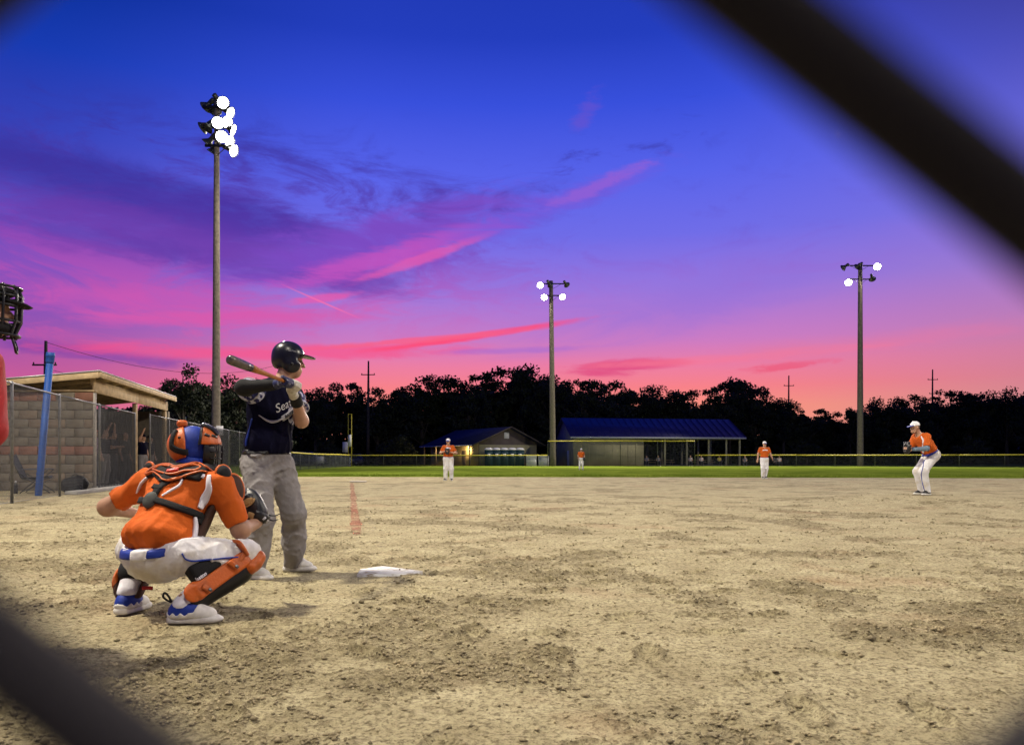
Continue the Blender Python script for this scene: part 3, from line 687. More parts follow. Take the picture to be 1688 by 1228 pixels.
def shelter():
    A = V3(GX(945,104), 104, 0); lf = unit(V3(-.163,.987,0)); fr = V3(.987,.163,0); W, D = 24.2, 10.0; ze, zr = 4.2, 6.75
    t = thing('picnic_shelter', A, 'long shelter with blue metal roof, walled at one end and open at the other', 'building')
    P = lambda x, y, z: A+fr*x+lf*y+up*z
    ov = .5
    for y0, y1, za, zb in ((-ov, D/2, ze-.25, zr), (D+ov, D/2, ze-.25, zr)):
        r = quad_slab([P(-ov,y0,za), P(W+ov,y0,za), P(W+ov,y1,zb), P(-ov,y1,zb)], .08, 'roof', M['blueroof'], t)
        for k in range(26):
            x = -ov+k*(W+2*ov)/25; obj('roof_seam', tubes([P(x,y0,za+.03)], [P(x,y1,zb+.03)], .03, 4), M['blueroof'], r)
    obj('fascia', box(P(W/2,-ov-.02,ze-.36), (W/2+ov, .04, .12), np.array([fr, lf, up])), M['white'], t)
    we = 9.9
    obj('front_wall', box(P(we/2,.06,ze/2), (we/2,.06,ze/2), np.array([fr,lf,up])), M['siding'], t)
    for k in range(1, 9): obj('siding_batten', box(P(k*1.1,-.012,ze/2), (.03,.012,ze/2-.02), np.array([fr,lf,up])), M['siding'], t)
    V, F = prism([(0,0),(D,0),(D,ze),(D/2,zr-.12),(0,ze)], -.06, .06, np.array([lf, up, fr]), A); obj('gable_wall', (V,F), M['greysiding'], t)
    obj('door', box(P(-.08,2.6,1.05), (.03,.5,1.05), np.array([fr,lf,up]), .01), M['white'], t)
    obj('inner_wall', box(P(we,D/2,ze/2), (.06,D/2-.1,ze/2), np.array([fr,lf,up])), M['siding'], t)
    for x in (13.0, 16.2, 19.4, 22.0, 24.0):
        for y in (.1, D-.1): obj('post', box(P(x,y,ze/2-.1), (.11,.11,ze/2-.1), np.array([fr,lf,up]), .01), M['siding'], t)
    obj('eave_beam', box(P((we+W)/2,.1,ze-.42), ((W-we)/2-.1,.1,.2), np.array([fr,lf,up])), M['brownwall'], t)
    obj('floor_slab', box(P((we+W)/2,D/2,.0), ((W-we)/2,D/2,.05), np.array([fr,lf,up])), M['concrete'], t)
    for k, (x, y) in enumerate(((12.0,2.6),(15.0,4.6),(18.2,2.8),(21.2,4.8))):
        b = thing('picnic_table', P(x,y,.05), ['picnic table nearest the enclosed end of the shelter','second picnic table under the shelter roof','third picnic table under the shelter roof','picnic table nearest the open end of the shelter'][k], 'table', 'picnic tables under the shelter')
        Rr = np.array([fr,lf,up])
        obj('table_top', box(P(x,y,.80), (.95,.37,.03), Rr, .01), M['lumber'], b)
        for s in (-1,1):
            obj('seat_plank', box(P(x,y+s*.68,.49), (.95,.13,.025), Rr, .01), M['lumber'], b)
            obj('leg_frame', cat_(box(P(x+s*.7,y,.46), (.03,.8,.04), Rr), tubes([P(x+s*.7,-.5+y,.06)],[P(x+s*.7,y-.1,.78)],.04,4), tubes([P(x+s*.7,.5+y,.06)],[P(x+s*.7,y+.1,.78)],.04,4)), M['lumber'], b)
    return P
SH = shelter()
def concession():
    th = math.radians(31); K = V3(GX(789,103), 103, 0); g = V3(math.cos(th), math.sin(th), 0); l = V3(-math.sin(th), math.cos(th), 0); W, L = 9.2, 15.0; ze, zr = 3.1, 5.35; ov = .9
    t = thing('concession_stand', K, 'low concession building with dark roof and a lit cream porch wall', 'building'); P = lambda x, y, z: K+g*x+l*y+up*z
    obj('porch_wall', box(P(.08,L/2,ze/2), (.08,L/2,ze/2), np.array([g,l,up])), M['porchwall'], t)
    obj('gable_wall', prism([(0,0),(W,0),(W,ze),(W/2,zr-.15),(0,ze)], -.07, .07, np.array([g, up, l]), K), M['brownwall'], t)
    obj('wainscot_wall', box(P(W/2,-.09,ze/2-.1), (W/2-.05,.02,ze/2-.12), np.array([g,l,up])), M['siding'], t)
    obj('side_wall', box(P(W-.08,L/2,ze/2), (.08,L/2,ze/2), np.array([g,l,up])), M['brownwall'], t)
    obj('rear_wall', prism([(0,0),(W,0),(W,ze),(W/2,zr-.15),(0,ze)], -.07, .07, np.array([g, up, l]), K+l*L), M['brownwall'], t)
    quad_slab([P(-ov-.6,-ov,ze-.32), P(W/2,-ov,zr), P(W/2,L+ov,zr), P(-ov-.6,L+ov,ze-.32)], .1, 'roof', M['brownroof'], t)
    quad_slab([P(W+ov,-ov,ze-.25), P(W/2,-ov,zr), P(W/2,L+ov,zr), P(W+ov,L+ov,ze-.25)], .1, 'roof', M['brownroof'], t)
    obj('eave_trim', tubes([P(-ov-.62,-ov,ze-.34)], [P(-ov-.62,L+ov,ze-.34)], .06, 4, caps=True), M['white'], t)
    for x0, x1, z0, z1 in ((-ov-.6,W/2,ze-.36,zr-.04),(W+ov,W/2,ze-.29,zr-.04)): obj('rake_trim', tubes([P(x0,-ov-.03,z0)], [P(x1,-ov-.03,z1)], .07, 4, caps=True), M['brownwall'], t)
    v = obj('gable_vent', box(P(W/2-.3,-.1,ze+1.05), (.38,.03,.42), np.array([g,l,up]), .01), M['white'], t)
    for y in (9.0, 9.9, 10.8):
        f = obj('window', box(P(-.02,y,1.75), (.03,.36,.5), np.array([g,l,up]), .01), M['white'], t); obj('pane', box(P(-.055,y,1.75), (.008,.27,.42), np.array([g,l,up])), M['darkglass'], f)
    obj('door', box(P(-.02,4.2,1.05), (.03,.5,1.05), np.array([g,l,up]), .01), M['brownwall'], t)
    for y in (.5, 5.5, 11.0, L): obj('porch_post', box(P(-1.1,y,1.4), (.07,.07,1.42), np.array([g,l,up])), M['brownwall'], t)
    for y in (2.4, 10.0):
        lp = obj('porch_lamp', cat_(lathe([(.05,0),(.13,.05),(.14,.2),(.1,.24)], 10, None, P(-.18,y,2.42))), emit('porch_bulb', (1,.72,.3), 6.0), t)
        pl = bpy.data.lights.new('porch_light', 'POINT'); pl.energy = 260; pl.color = (1,.68,.28); pl.shadow_soft_size = .15
        po = bpy.data.objects.new('porch_light', pl); C.objects.link(po); po.parent = t; po.location = Vector(P(-.5,y,2.3)-K)
    return P
CP = concession()
def porta(c, k):
    t = thing('portable_toilet', c, ['dark portable toilet at the left end of the row of five','second portable toilet from the left in the row','middle portable toilet of the row of five','fourth portable toilet from the left in the row','dark portable toilet at the right end of the row'][k], 'toilet', 'portable toilets beside the concession building')
    c = V3(*c)
    obj('cabin', box(c+V3(0,0,1.05), (.54,.55,1.05), None, .04), M['teal'], t)
    obj('door', box(c+V3(0,-.56,1.0), (.38,.02,.92), None, .01), M['teal'], t)
    obj('door_sign', box(c+V3(0,-.59,1.45), (.2,.006,.17)), M['white'], t)
    obj('roof', cat_(lathe([(.82,0),(.80,.1),(.55,.26),(.1,.32)], 4, np.array([unit(V3(1,1,0)), unit(V3(-1,1,0)), up]), c+V3(0,0,2.1))), M['white'], t)
for k in range(5): porta((GX(800+12.8*k+6,100.5), 100.5, 0), k)
for k, px_ in enumerate((876, 896)):
    c = V3(GX(px_,99.8), 99.8, 0); t = thing('storage_bin', c, ['white storage bin next to the portable toilets','white storage bin nearer the shelter'][k], 'bin', 'white bins behind the outfield fence')
    obj('bin_body', box(c+V3(0,0,.62), (.66,.5,.60), None, .05), M['white'], t); obj('lid', box(c+V3(0,-.02,1.27), (.69,.54,.05), None, .03), M['white'], t)
    for s in (-1,1): obj('wheel', lathe([(.1,-.03),(.1,.03)], 10, np.array([(0,1,0),(0,0,1),(1,0,0)]), c+V3(.5*s,.35,.1)), M['blackm'], t)
# foul pole with its signs
M['digit'] = mat('black_digits', (.012,.012,.014), .6, .1, 5)
def text_geo(s, size, bold=0.0, shear=0.0, extr=0.0):
    cu = bpy.data.curves.new('txt', 'FONT'); cu.body = s; cu.size = size; cu.align_x = 'CENTER'; cu.align_y = 'CENTER'; cu.shear = shear; cu.offset = bold; cu.resolution_u = 3
    ob = bpy.data.objects.new('txt', cu); C.objects.link(ob); dg = bpy.context.evaluated_depsgraph_get(); me = bpy.data.meshes.new_from_object(ob.evaluated_get(dg))
    V = np.array([v.co for v in me.vertices]); T = {}
    for p in me.polygons: T.setdefault(len(p.vertices), []).append(list(p.vertices))
    bpy.data.objects.remove(ob); bpy.data.curves.remove(cu); bpy.data.meshes.remove(me)
    return V, [np.array(v) for v in T.values()]
fp = V3(LF[0], LF[1]-.1, 0); t = thing('foul_pole', fp, 'narrow yellow left field foul pole carrying white distance signs', 'pole')
for s in (-.2,.2): obj('upright', tubes([fp+V3(s,0,-.02)], [fp+V3(s,0,6.5)], .045, 8, caps=True), M['yellow'], t, True)
for z in (6.47,4.6,2.4,1.5): obj('rung', tubes([fp+V3(-.2,0,z)], [fp+V3(.2,0,z)], .03, 6), M['yellow'], t)
sg_ = obj('sign', box(fp+V3(0,-.06,3.2), (.2,.02,.72)), M['white'], t); sg2 = obj('sign', box(fp+V3(0,-.06,.55), (.2,.02,.62)), M['digit'], t)
for k, ch in enumerate('300'):
    V, F = text_geo(ch, .46, .012); obj('digit', (np.c_[V[:,0], V[:,0]*0, V[:,1]]+fp+V3(0,-.085,.95-.4*k), F), M['white'], sg2)
# scoreboard sheets and vehicles beyond the left field fence
M['carpaint'] = mat('dark_blue_car_paint', (.012,.016,.06), .25, .1, 2, metal=.3)
M['tyre'] = mat('black_rubber', (.012,.012,.012), .8, .2, 10)
def car(c, yaw, label, L=4.8, W=1.85, H=1.72, m=None):
    t = thing('parked_car', c, label, 'car'); c = V3(*c); f = V3(math.cos(yaw), math.sin(yaw), 0); s = V3(-f[1], f[0], 0); R = np.array([f, up, s])
    h = L/2; pr = [(-h,.45),(-h+.1,.95),(-h+.25,1.02),(-h+.55,H-.05),(-h+.8,H),(.25,H),(.5,H-.06),(1.15,1.05),(h-.15,.92),(h,.7),(h,.38),(h-.3,.3),(-h+.25,.3)]
    obj('body', prism(pr[::-1], -W/2, W/2, R, c), m or M['carpaint'], t)
    for sg in (-1,1):
        for x0, x1 in ((-h+.75,-h+1.65),(-h+1.75,.28),(.36,.95)): obj('window', prism([(x0,1.1),(x1,1.1),(min(x1,.35)-.02,H-.14),(x0+.08,H-.14)][::-1], sg*(W/2)+.004*sg-.006, sg*(W/2)+.004*sg+.006, R, c), M['darkglass'], t)
        for x in (-h+.85, h-.95):
            w = obj('wheel', lathe([(.2,-.11),(.34,-.1),(.35,0),(.34,.1),(.2,.11)], 16, np.array([f, up, s]), c+f*x+s*sg*(W/2-.08)+up*.35), M['tyre'], t, True)
            obj('rim', lathe([(.2,-.01),(.1,.02)], 12, np.array([f, up, s*sg]), c+f*x+s*sg*(W/2+.03)+up*.35), M['galv'], w, True)
    return t
car((GX(508,104), 104, 0), .1, 'dark blue car parked behind the fence left of the foul pole', H=1.95)
car((GX(574,112), 112, 0), 3.0, 'dark car parked farther back behind the foul pole', H=1.7)
for px_, py_, w_, h_, Yq, lb in ((527.5,757.5,.52,.42,97.5,'white square sign hung on the left field fence'), (569,737,.36,.72,106,'tall white notice board beyond the foul pole')):
    p = PX(px_, py_, Yq); t = thing('notice_board', (p[0],p[1],0), lb, 'sign'); obj('board', box(p, (w_,.02,h_)), M['white'], t); obj('post', tubes([(p[0],p[1]+.05,-.02)], [(p[0],p[1]+.05,p[2]+h_*.8)], .04, 6), M['galv'], t)
# yard light and number sign beyond the third base fence
p = PX(314.5, 690.5, 78); t = thing('yard_light', (p[0],p[1]+.3,0), 'single bright yard light shining low over the third base fence', 'lamp')
obj('post', tubes([(p[0],p[1]+.3,-.02)], [(p[0],p[1]+.3,p[2]+.4)], .07, 8), M['wood_pole'], t, True); lh = obj('lamp', lathe([(.05,.3),(.25,.12),(.3,.0)], 12, None, p), M['lampbody'], t, True)
obj('bulb', lathe([(.02,-.26),(.2,-.2),(.27,-.05),(.2,.06),(.02,.1)], 12, None, p), emit('yard_bulb', (1,.98,.92), 14), lh, True)
p = PX(306.5, 694, 77); t = thing('field_sign', (p[0],p[1],0), 'small white number sign beside the yard light', 'sign'); obj('post', tubes([(p[0],p[1]+.06,-.02)], [(p[0],p[1]+.06,p[2]+.2)], .04, 6), M['galv'], t); bo = obj('board', box(p, (.22,.02,.42)), M['white'], t)
V, F = text_geo('8', .7, .015); obj('digit', (np.c_[V[:,0], V[:,0]*0, V[:,1]]+p+V3(0,-.03,0), F), M['digit'], bo)
# utility poles with crossarms and wires
M['upole'] = mat('dark_utility_pole', (.05,.045,.045), .9, .3, 4)
ends = []
for px_, py_, Yq, lb in ((75,562,70,'thin utility pole rising behind the dugout roof'),(607,595,122,'utility pole standing before the trees by the foul pole'),(991,628,165,'utility pole rising behind the blue shelter roof'),(1300,619,165,'utility pole above the trees right of the shelter'),(1537,609,165,'utility pole above the trees behind the pitcher')):
    tp = PX(px_, py_, Yq); t = thing('utility_pole', (tp[0],Yq,0), lb, 'utility pole', 'utility poles along the tree line')
    obj('pole', sweep(np.array([(tp[0]-.05,Yq,-.05),(tp[0],Yq,tp[2]*.6),(tp[0]+.04,Yq,tp[2])]), (.26,.2,.13), 8), M['upole'], t, True)
    for dz_, w_ in ((2.2,1.1),(5.2,.75)):
        obj('crossarm', box((tp[0],Yq-.15,tp[2]-dz_), (w_,.06,.07)), M['upole'], t)
        for s in (-.9,.9): obj('insulator', lathe([(.05,0),(.08,.1),(.04,.2)], 6, None, (tp[0]+s*w_,Yq-.15,tp[2]-dz_+.06)), M['upole'], t)
    ends.append(V3(tp[0],Yq,tp[2]-.1))
M['cable'] = mat('black_cable', (.01,.01,.012), .7, .1, 5)
a = ends[0]+V3(-50,8,3); b = PX(470,598,118)
for k, (dz_, lb) in enumerate(((0,'upper power line crossing the sky above the dugout'),(-2.4,'lower power line crossing the sky above the dugout'))):
    tt = np.linspace(0,1,40)[:,None]; P_ = ends[0]+(b-ends[0])*tt+V3(0,0,1)*(dz_*(1-tt*.2)-2.2*(4*tt*(1-tt))); o = obj('power_line', sweep(P_, .022, 4), M['cable'], None); tag(o, lb, 'cable', 'power lines over the dugout')
# ---------------------------------------------------------------- trees
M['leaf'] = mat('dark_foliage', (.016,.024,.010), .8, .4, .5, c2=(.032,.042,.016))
M['bark'] = mat('bark', (.06,.05,.04), .95, .3, 4, .4, 20)
def crown_mesh(name, h, w, ncl, nl, leaf, seed, base=.18, airy=.0):
    r = np.random.default_rng(seed)
    u = r.normal(size=(ncl,3)); u /= np.linalg.norm(u, axis=1)[:,None]; rad = r.random(ncl)**.45
    c = u*rad[:,None]*np.array([w/2, w/2, h*(1-base)/2])*.88+np.array([0,0,h*(base+(1-base)/2)])
    c[:,:2] *= (1.08-.45*np.clip((c[:,2]/h-.5)*2, 0, 1))[:,None]
    cr = r.uniform(.07,.17,ncl)*w*(1-.3*airy)
    P = []
    for k in range(ncl):
        d = r.normal(size=(nl,3)); d /= np.linalg.norm(d, axis=1)[:,None]
        P.append(c[k]+d*(cr[k]*r.random(nl)[:,None]**.5)*np.array([1.15,1.15,.8]))
    P = np.concatenate(P); n = len(P); a = r.normal(size=(n,3)); a /= np.linalg.norm(a, axis=1)[:,None]; b = np.cross(a, r.normal(size=(n,3))); b /= np.linalg.norm(b, axis=1)[:,None]
    s = leaf*r.uniform(.6,1.4,n)[:,None]
    V = np.stack([P-a*s, P-b*s*.55, P+a*s, P+b*s*.55], 1).reshape(-1,3)
    me = mesh_np(name, V, [np.arange(4*n).reshape(-1,4)]); me.materials.append(M['leaf'])
    tr = [sweep(np.array([(0,0,-.2),(.1,0,h*.25),(.0,.1,h*.55),(.1,.1,h*.8)]), (.035*w,.028*w,.018*w,.006*w), 8)]
    for k in range(0, ncl, max(1, ncl//14)):
        z = r.uniform(.2,.55)*h; tr.append(sweep(np.array([(0,0,z), (c[k]*.5+np.array([0,0,z*.55])), c[k]]), (.014*w,.009*w,.003*w), 5))
    V, F = cat_(*tr); mt = mesh_np(name+'_trunk', V, F); smoothme(mt); mt.materials.append(M['bark'])
    return me, mt
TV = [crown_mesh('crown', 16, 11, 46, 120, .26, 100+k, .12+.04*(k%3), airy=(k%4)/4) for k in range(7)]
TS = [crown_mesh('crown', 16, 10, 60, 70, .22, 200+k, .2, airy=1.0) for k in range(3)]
def tree(px, py, Y, kind, label, w=1.0, group='trees along the far tree line'):
    top = PX(px, py, Y); t = thing('tree', (top[0], Y, 0), label, 'tree', group); s = top[2]/16.0
    me, mt = kind; rz = random.uniform(0, 6.28)
    for nm, m_ in (('trunk', mt), ('crown', me)):
        o = bpy.data.objects.new(nm, m_); link(o, t); ORG[o.name] = V3(top[0],Y,0)
    t.scale = (s*w, s*w, s); t.rotation_euler = (0,0,rz)
sky_line = [(8,640,92),(36,634,96),(120,642,100),(262,640,92),(300,582,70),(338,622,84),(376,613,88),(420,622,96),(520,634,130),(545,624,138),(580,622,140),(622,634,134),(655,632,140),
  (695,612,136),(722,607,142),(752,614,138),(775,628,130),(800,604,145),(832,600,150),(862,598,140),(884,596,150),(908,612,134),(936,622,140),(966,611,128),(985,620,150),(1012,624,138),(1040,632,145),(1066,630,140),
  (1088,634,150),(1112,638,140),(1142,638,148),(1176,630,138),(1203,616,142),(1222,614,150),(1246,634,140),(1270,648,146),(1292,652,138),(1322,663,142),(1352,668,150),(1376,676,144),(1402,667,138),(1428,660,150),(1452,652,140),
  (1486,650,146),(1510,644,138),(1545,634,142),(1574,640,150),(1600,638,140),(1632,640,146),(1660,636,138),(1694,642,144),(1730,640,140),(1770,630,138)]
cnt = {}; tot_ = {}
words = ['leftmost','second','third','fourth','fifth','sixth','seventh','eighth','ninth','tenth','eleventh','twelfth','thirteenth','fourteenth','fifteenth','sixteenth']
def ordn(r): cnt[r] = cnt.get(r, -1)+1; return words[cnt[r]]+('' if cnt[r] == 0 else ' from left')
near = {70:'bushy tree standing dark against the pink sky behind the dugout roof', 84:'smaller tree beside the tall wooden light pole'}
for k, (px_, py_, Yq) in enumerate(sky_line):
    ref = ('behind the dugout' if px_ < 260 else 'near the batter' if px_ < 540 else 'left of the concession stand' if px_ < 690 else 'behind the concession stand' if px_ < 900 else 'behind the blue shelter' if px_ < 1225 else 'right of the shelter' if px_ < 1418 else 'behind the pitcher')
    L_ = near.get(Yq) or 'silhouetted tree %s in the tree line, %s' % (('under' if False else ref), ordn(ref))
    kd = TS[k % 3] if Yq in (70,128,142) else TV[k % 7]
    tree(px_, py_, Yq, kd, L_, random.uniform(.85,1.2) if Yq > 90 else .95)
# one mass of undergrowth below the crowns
def mass(n, seed):
    r = np.random.default_rng(seed); x = r.uniform(-100, 135, n); px_ = x/150*FPX+CX
    top = np.interp(px_, [p for p,_,_ in sky_line], [PX(p,q,140)[2] for p,q,_ in sky_line])*.74
    z = r.random(n)**.8*top; y = 146+r.uniform(-5,9,n)+3*np.sin(x*.35)
    P = np.c_[x,y,z]; a = r.normal(size=(n,3)); a /= np.linalg.norm(a,axis=1)[:,None]; b = np.cross(a, r.normal(size=(n,3))); b /= np.linalg.norm(b,axis=1)[:,None]; s = r.uniform(.45,.95,n)[:,None]
    return np.stack([P-a*s,P-b*s*.6,P+a*s,P+b*s*.6],1).reshape(-1,3), [np.arange(4*n).reshape(-1,4)]
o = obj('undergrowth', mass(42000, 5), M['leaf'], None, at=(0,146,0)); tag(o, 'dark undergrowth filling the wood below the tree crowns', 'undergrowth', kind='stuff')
# wooded rise behind the trees
xr = np.linspace(-260, 300, 150); yr = np.array([150, 158, 170, 190, 230, 300]); hr = np.array([-.1, 5.0, 8.0, 9.0, 8.0, -.1])
Vr = np.array([(x, y+3*math.sin(x*.11), h*(.85+.25*math.sin(x*.045+1)+.1*math.sin(x*.21)) if h > 0 else h) for y, h in zip(yr, hr) for x in xr]); i = np.arange((len(yr)-1)*len(xr)).reshape(len(yr)-1, len(xr))[:, :-1].ravel(); n_ = len(xr)
o = obj('wooded_rise', (Vr, [np.stack([i, i+1, i+n_+1, i+n_], 1)]), M['leaf'], None, True, at=(0,150,0)); tag(o, kind='structure')
def mass2(n):
    r = np.random.default_rng(9); x = r.uniform(-75,-16,n); y = 100+r.uniform(-5,8,n); z = r.random(n)**.8*(7.2+1.6*np.sin(x*.5)+1.0*np.sin(x*1.3)); P = np.c_[x,y,z]
    a = r.normal(size=(n,3)); a /= np.linalg.norm(a,axis=1)[:,None]; b = np.cross(a, r.normal(size=(n,3))); b /= np.linalg.norm(b,axis=1)[:,None]; s = r.uniform(.35,.75,n)[:,None]
    k = ~((x > -37) & (z < 3.0) & (x > -33.5)); P, a, b, s = P[k], a[k], b[k], s[k]; n = len(P)
    return np.stack([P-a*s,P-b*s*.6,P+a*s,P+b*s*.6],1).reshape(-1,3), [np.arange(4*n).reshape(-1,4)]
# shrubs in front of the wood
SB = [crown_mesh('crown', 16, 15, 40, 110, .42, 300+k, .02) for k in range(3)]
for k, (px_, py_, Yq, lb) in enumerate(((660,716,112,'dim green bush left of the concession stand'),(540,722,116,'dark bush behind the parked cars'),(632,728,115,'low bush next to the utility pole'),(448,700,80,'bush behind the third base fence'),(1330,724,118,'dark shrub right of the blue shelter'),(1480,722,120,'dark shrub behind the pitcher'),(1600,718,118,'dark shrub at the right behind the outfield fence'))):
    tree(px_, py_, Yq, SB[k % 3], lb, 1.25, 'shrubs before the wood')
# ---------------------------------------------------------------- people: smooth implicit bodies meshed as one surface
def smin(a, b, k):
    h = np.maximum(k-np.abs(a-b), 0)/k; return np.minimum(a, b)-h*h*k*.25
def smax(a, b, k): return -smin(-a, -b, k)
def cone(a, b, ra, rb):
    a = np.asarray(a, float); b = np.asarray(b, float); d = b-a; L2 = d@d+1e-12
    def f(P):
        t = np.clip(((P-a)@d)/L2, 0, 1); return np.sqrt((((P-a)-t[:,None]*d)**2).sum(1))-(ra+t*(rb-ra))
    return f
def ell(c, r, R=None):
    c = np.asarray(c, float); r = np.asarray(r, float); R = np.eye(3) if R is None else np.asarray(R, float)
    def f(P):
        q = (P-c)@R.T; k0 = np.sqrt(((q/r)**2).sum(1)); k1 = np.sqrt(((q/r**2)**2).sum(1))+1e-9; return k0*(k0-1)/k1
    return f
def rbox(c, h, rd, R=None):
    c = np.asarray(c, float); h = np.asarray(h, float)-rd; R = np.eye(3) if R is None else np.asarray(R, float)
    def f(P):
        q = np.abs((P-c)@R.T)-h; return np.sqrt((np.maximum(q,0)**2).sum(1))+np.minimum(q.max(1),0)-rd
    return f
def U(fs, k=.05):
    def f(P):
        d = fs[0](P)
        for g in fs[1:]: d = smin(d, g(P), k)
        return d
    return f
def cut(f, p, n, k=.006):
    """keep the side of f where (x-p).n < 0"""
    p = np.asarray(p, float); n = unit(n); return lambda P: smax(f(P), (P-p)@n, k)
def inter(f, g, k=.006): return lambda P: smax(f(P), g(P), k)
def minus(f, g, k=.006): return lambda P: smax(f(P), -g(P), k)
def off(f, d): return lambda P: f(P)-d
FOLD = [True]; MISS = []
def unfolded(fn):
    def w(*a, **k):
        o = FOLD[0]; FOLD[0] = False
        try: return fn(*a, **k)
        finally: FOLD[0] = o
    return w
def folds(f, amp, fr, seed, aniso=(1,1,.45)):
    r = np.random.default_rng(seed); ks = r.normal(size=(3,3)); ks /= np.linalg.norm(ks,axis=1)[:,None]; ks = ks*np.array(aniso); ph = r.uniform(0,6,4)
    def g(P):
        if not FOLD[0]: return f(P)
        a = P@ks[0]*fr; b = P@ks[1]*fr*.6; c = P@ks[2]*fr*.35
        w = 1.9*(1-np.abs(np.sin(.5*(a+2.2*np.sin(b+ph[0])+1.5*np.sin(c+ph[1])))))**2-.55; w2 = 1.6*(1-np.abs(np.sin(.5*(a*1.7+b*2.3+2*np.sin(c*1.3+ph[2])+ph[3]))))**2-.5; e = np.clip(.45+.75*np.sin(c*1.7+b*.5), 0, 1)
        return f(P)-amp*(w*(.35+.65*e)+.4*w2)
    return g
def mesh_sdf(f, lo, hi, h):
    lo = np.asarray(lo, float); hi = np.asarray(hi, float); n = np.ceil((hi-lo)/h).astype(int)+1
    bs = 8; nb = np.ceil(n/bs).astype(int); n = nb*bs+1
    g = np.full(tuple(n), 1.0, np.float32)
    bc = np.stack(np.meshgrid(*[np.arange(k) for k in nb], indexing='ij'), -1).reshape(-1,3)
    ctr = lo+(bc+.5)*bs*h; d = f(ctr); act = bc[np.abs(d) < bs*h*.87*1.35+.03]; ins = bc[(d < 0) & (np.abs(d) >= bs*h*.87*1.35+.03)]
    for b in ins: s = b*bs; g[s[0]:s[0]+bs+1, s[1]:s[1]+bs+1, s[2]:s[2]+bs+1] = -1
    oo = np.stack(np.meshgrid(*[np.arange(bs+1)]*3, indexing='ij'), -1).reshape(-1,3)
    for k in range(0, len(act), 400):
        a = act[k:k+400]; I = (a[:,None,:]*bs+oo[None]).reshape(-1,3); v = f(lo+I*h); g[I[:,0],I[:,1],I[:,2]] = v
    ng = g < 0; c = [ng[i:n[0]-1+i, j:n[1]-1+j, k:n[2]-1+k] for i in (0,1) for j in (0,1) for k in (0,1)]
    cn = sum(x.astype(np.int8) for x in c); cell = np.argwhere((cn > 0) & (cn < 8))
    if len(cell) == 0: raise RuntimeError('empty surface')
    P = np.zeros((len(cell),3)); W_ = np.zeros(len(cell)); cs = np.array([(i,j,k) for i in (0,1) for j in (0,1) for k in (0,1)])
    vals = np.stack([g[cell[:,0]+o[0], cell[:,1]+o[1], cell[:,2]+o[2]] for o in cs], 1)
    for a in range(8):
        for b in range(a+1, 8):
            if np.abs(cs[a]-cs[b]).sum() != 1: continue
            va, vb = vals[:,a], vals[:,b]; x = (va < 0) != (vb < 0); t = np.where(x, va/(va-vb+1e-12), 0)
            P[x] += cs[a]+(cs[b]-cs[a])*t[x,None]; W_[x] += 1
    P = lo+(cell+P/W_[:,None])*h
    idx = np.full(tuple(n-1), -1, np.int64); idx[cell[:,0],cell[:,1],cell[:,2]] = np.arange(len(cell)); F = []
    for ax_ in range(3):
        sl0 = [slice(None)]*3; sl1 = [slice(None)]*3; sl0[ax_] = slice(0,-1); sl1[ax_] = slice(1,None)
        A, B = ng[tuple(sl0)], ng[tuple(sl1)]; e = np.argwhere(A != B); b1, b2 = (ax_+1)%3, (ax_+2)%3
        ok = (e[:,b1] > 0) & (e[:,b2] > 0) & (e[:,b1] < n[b1]-1) & (e[:,b2] < n[b2]-1); e = e[ok]
        def at(o1, o2): q = e.copy(); q[:,b1] += o1; q[:,b2] += o2; return idx[q[:,0],q[:,1],q[:,2]]
        Q = np.stack([at(-1,-1), at(0,-1), at(0,0), at(-1,0)], 1); fl = ~A[e[:,0],e[:,1],e[:,2]]; Q[fl] = Q[fl][:, ::-1]; F.append(Q)
    F = np.concatenate(F); F = F[(F >= 0).all(1)]
    return P, [F]
def grad(f, P, e=.002):
    P = np.atleast_2d(P); g = np.stack([f(P+np.eye(3)[k]*e)-f(P-np.eye(3)[k]*e) for k in range(3)], 1); return g/(np.linalg.norm(g,axis=1)[:,None]+1e-9)
@unfolded
def project(f, P, d=0.0, it=7):
    P = np.array(P, float)
    for _ in range(it): P = P-grad(f, P)*np.clip(f(P)-d, -.05, .05)[:,None]*.9
    return P
@unfolded
def hit(f, px, py, Y0, Y1=None):
    """first point of the surface seen in that direction between depths Y0 and Y1"""
    d = V3((px-CX)/FPX, 1, (HY-py)/FPX); Y = Y0; o = V3(0,0,HC)
    for _ in range(200):
        v = f((o+d*Y)[None])[0]
        if v < .0008: break
        Y += max(v*.6, .0008)
        if Y > Y0+4: MISS.append((px, py)); break
    return o+d*Y
@unfolded
def ribbon(f, pts, w, d=.004, th=.004, n=10, smooth_pts=True):
    """band of width w lying on the surface along pts"""
    d = d+.004; P = crom(pts, n) if smooth_pts else np.asarray(pts, float); P = project(f, P, d); m = len(P); w = np.interp(np.linspace(0,1,m), np.linspace(0,1,len(np.atleast_1d(w))), np.atleast_1d(w))
    T = np.gradient(P, axis=0); T /= np.linalg.norm(T,axis=1)[:,None]+1e-9; N = grad(f, P); B = np.cross(T, N); B /= np.linalg.norm(B,axis=1)[:,None]+1e-9
    cols = []
    for s in (-.5,-.17,.17,.5): Q = project(f, P+B*(w*s)[:,None], d, 4); cols.append(Q)
    top = np.stack([c+grad(f,c)*th for c in cols], 1); bot = np.stack([c-grad(f,c)*.014 for c in cols], 1)
    ring = np.concatenate([top, bot[:,::-1]], 1); V = ring.reshape(-1,3); k = np.arange(8); q = np.stack([k,(k+1)%8,(k+1)%8+8,k+8],1)
    F = (q[None]+(np.arange(m-1)*8)[:,None,None]).reshape(-1,4); caps = np.array([k[::-1], k+(m-1)*8]); return V, [F, caps]
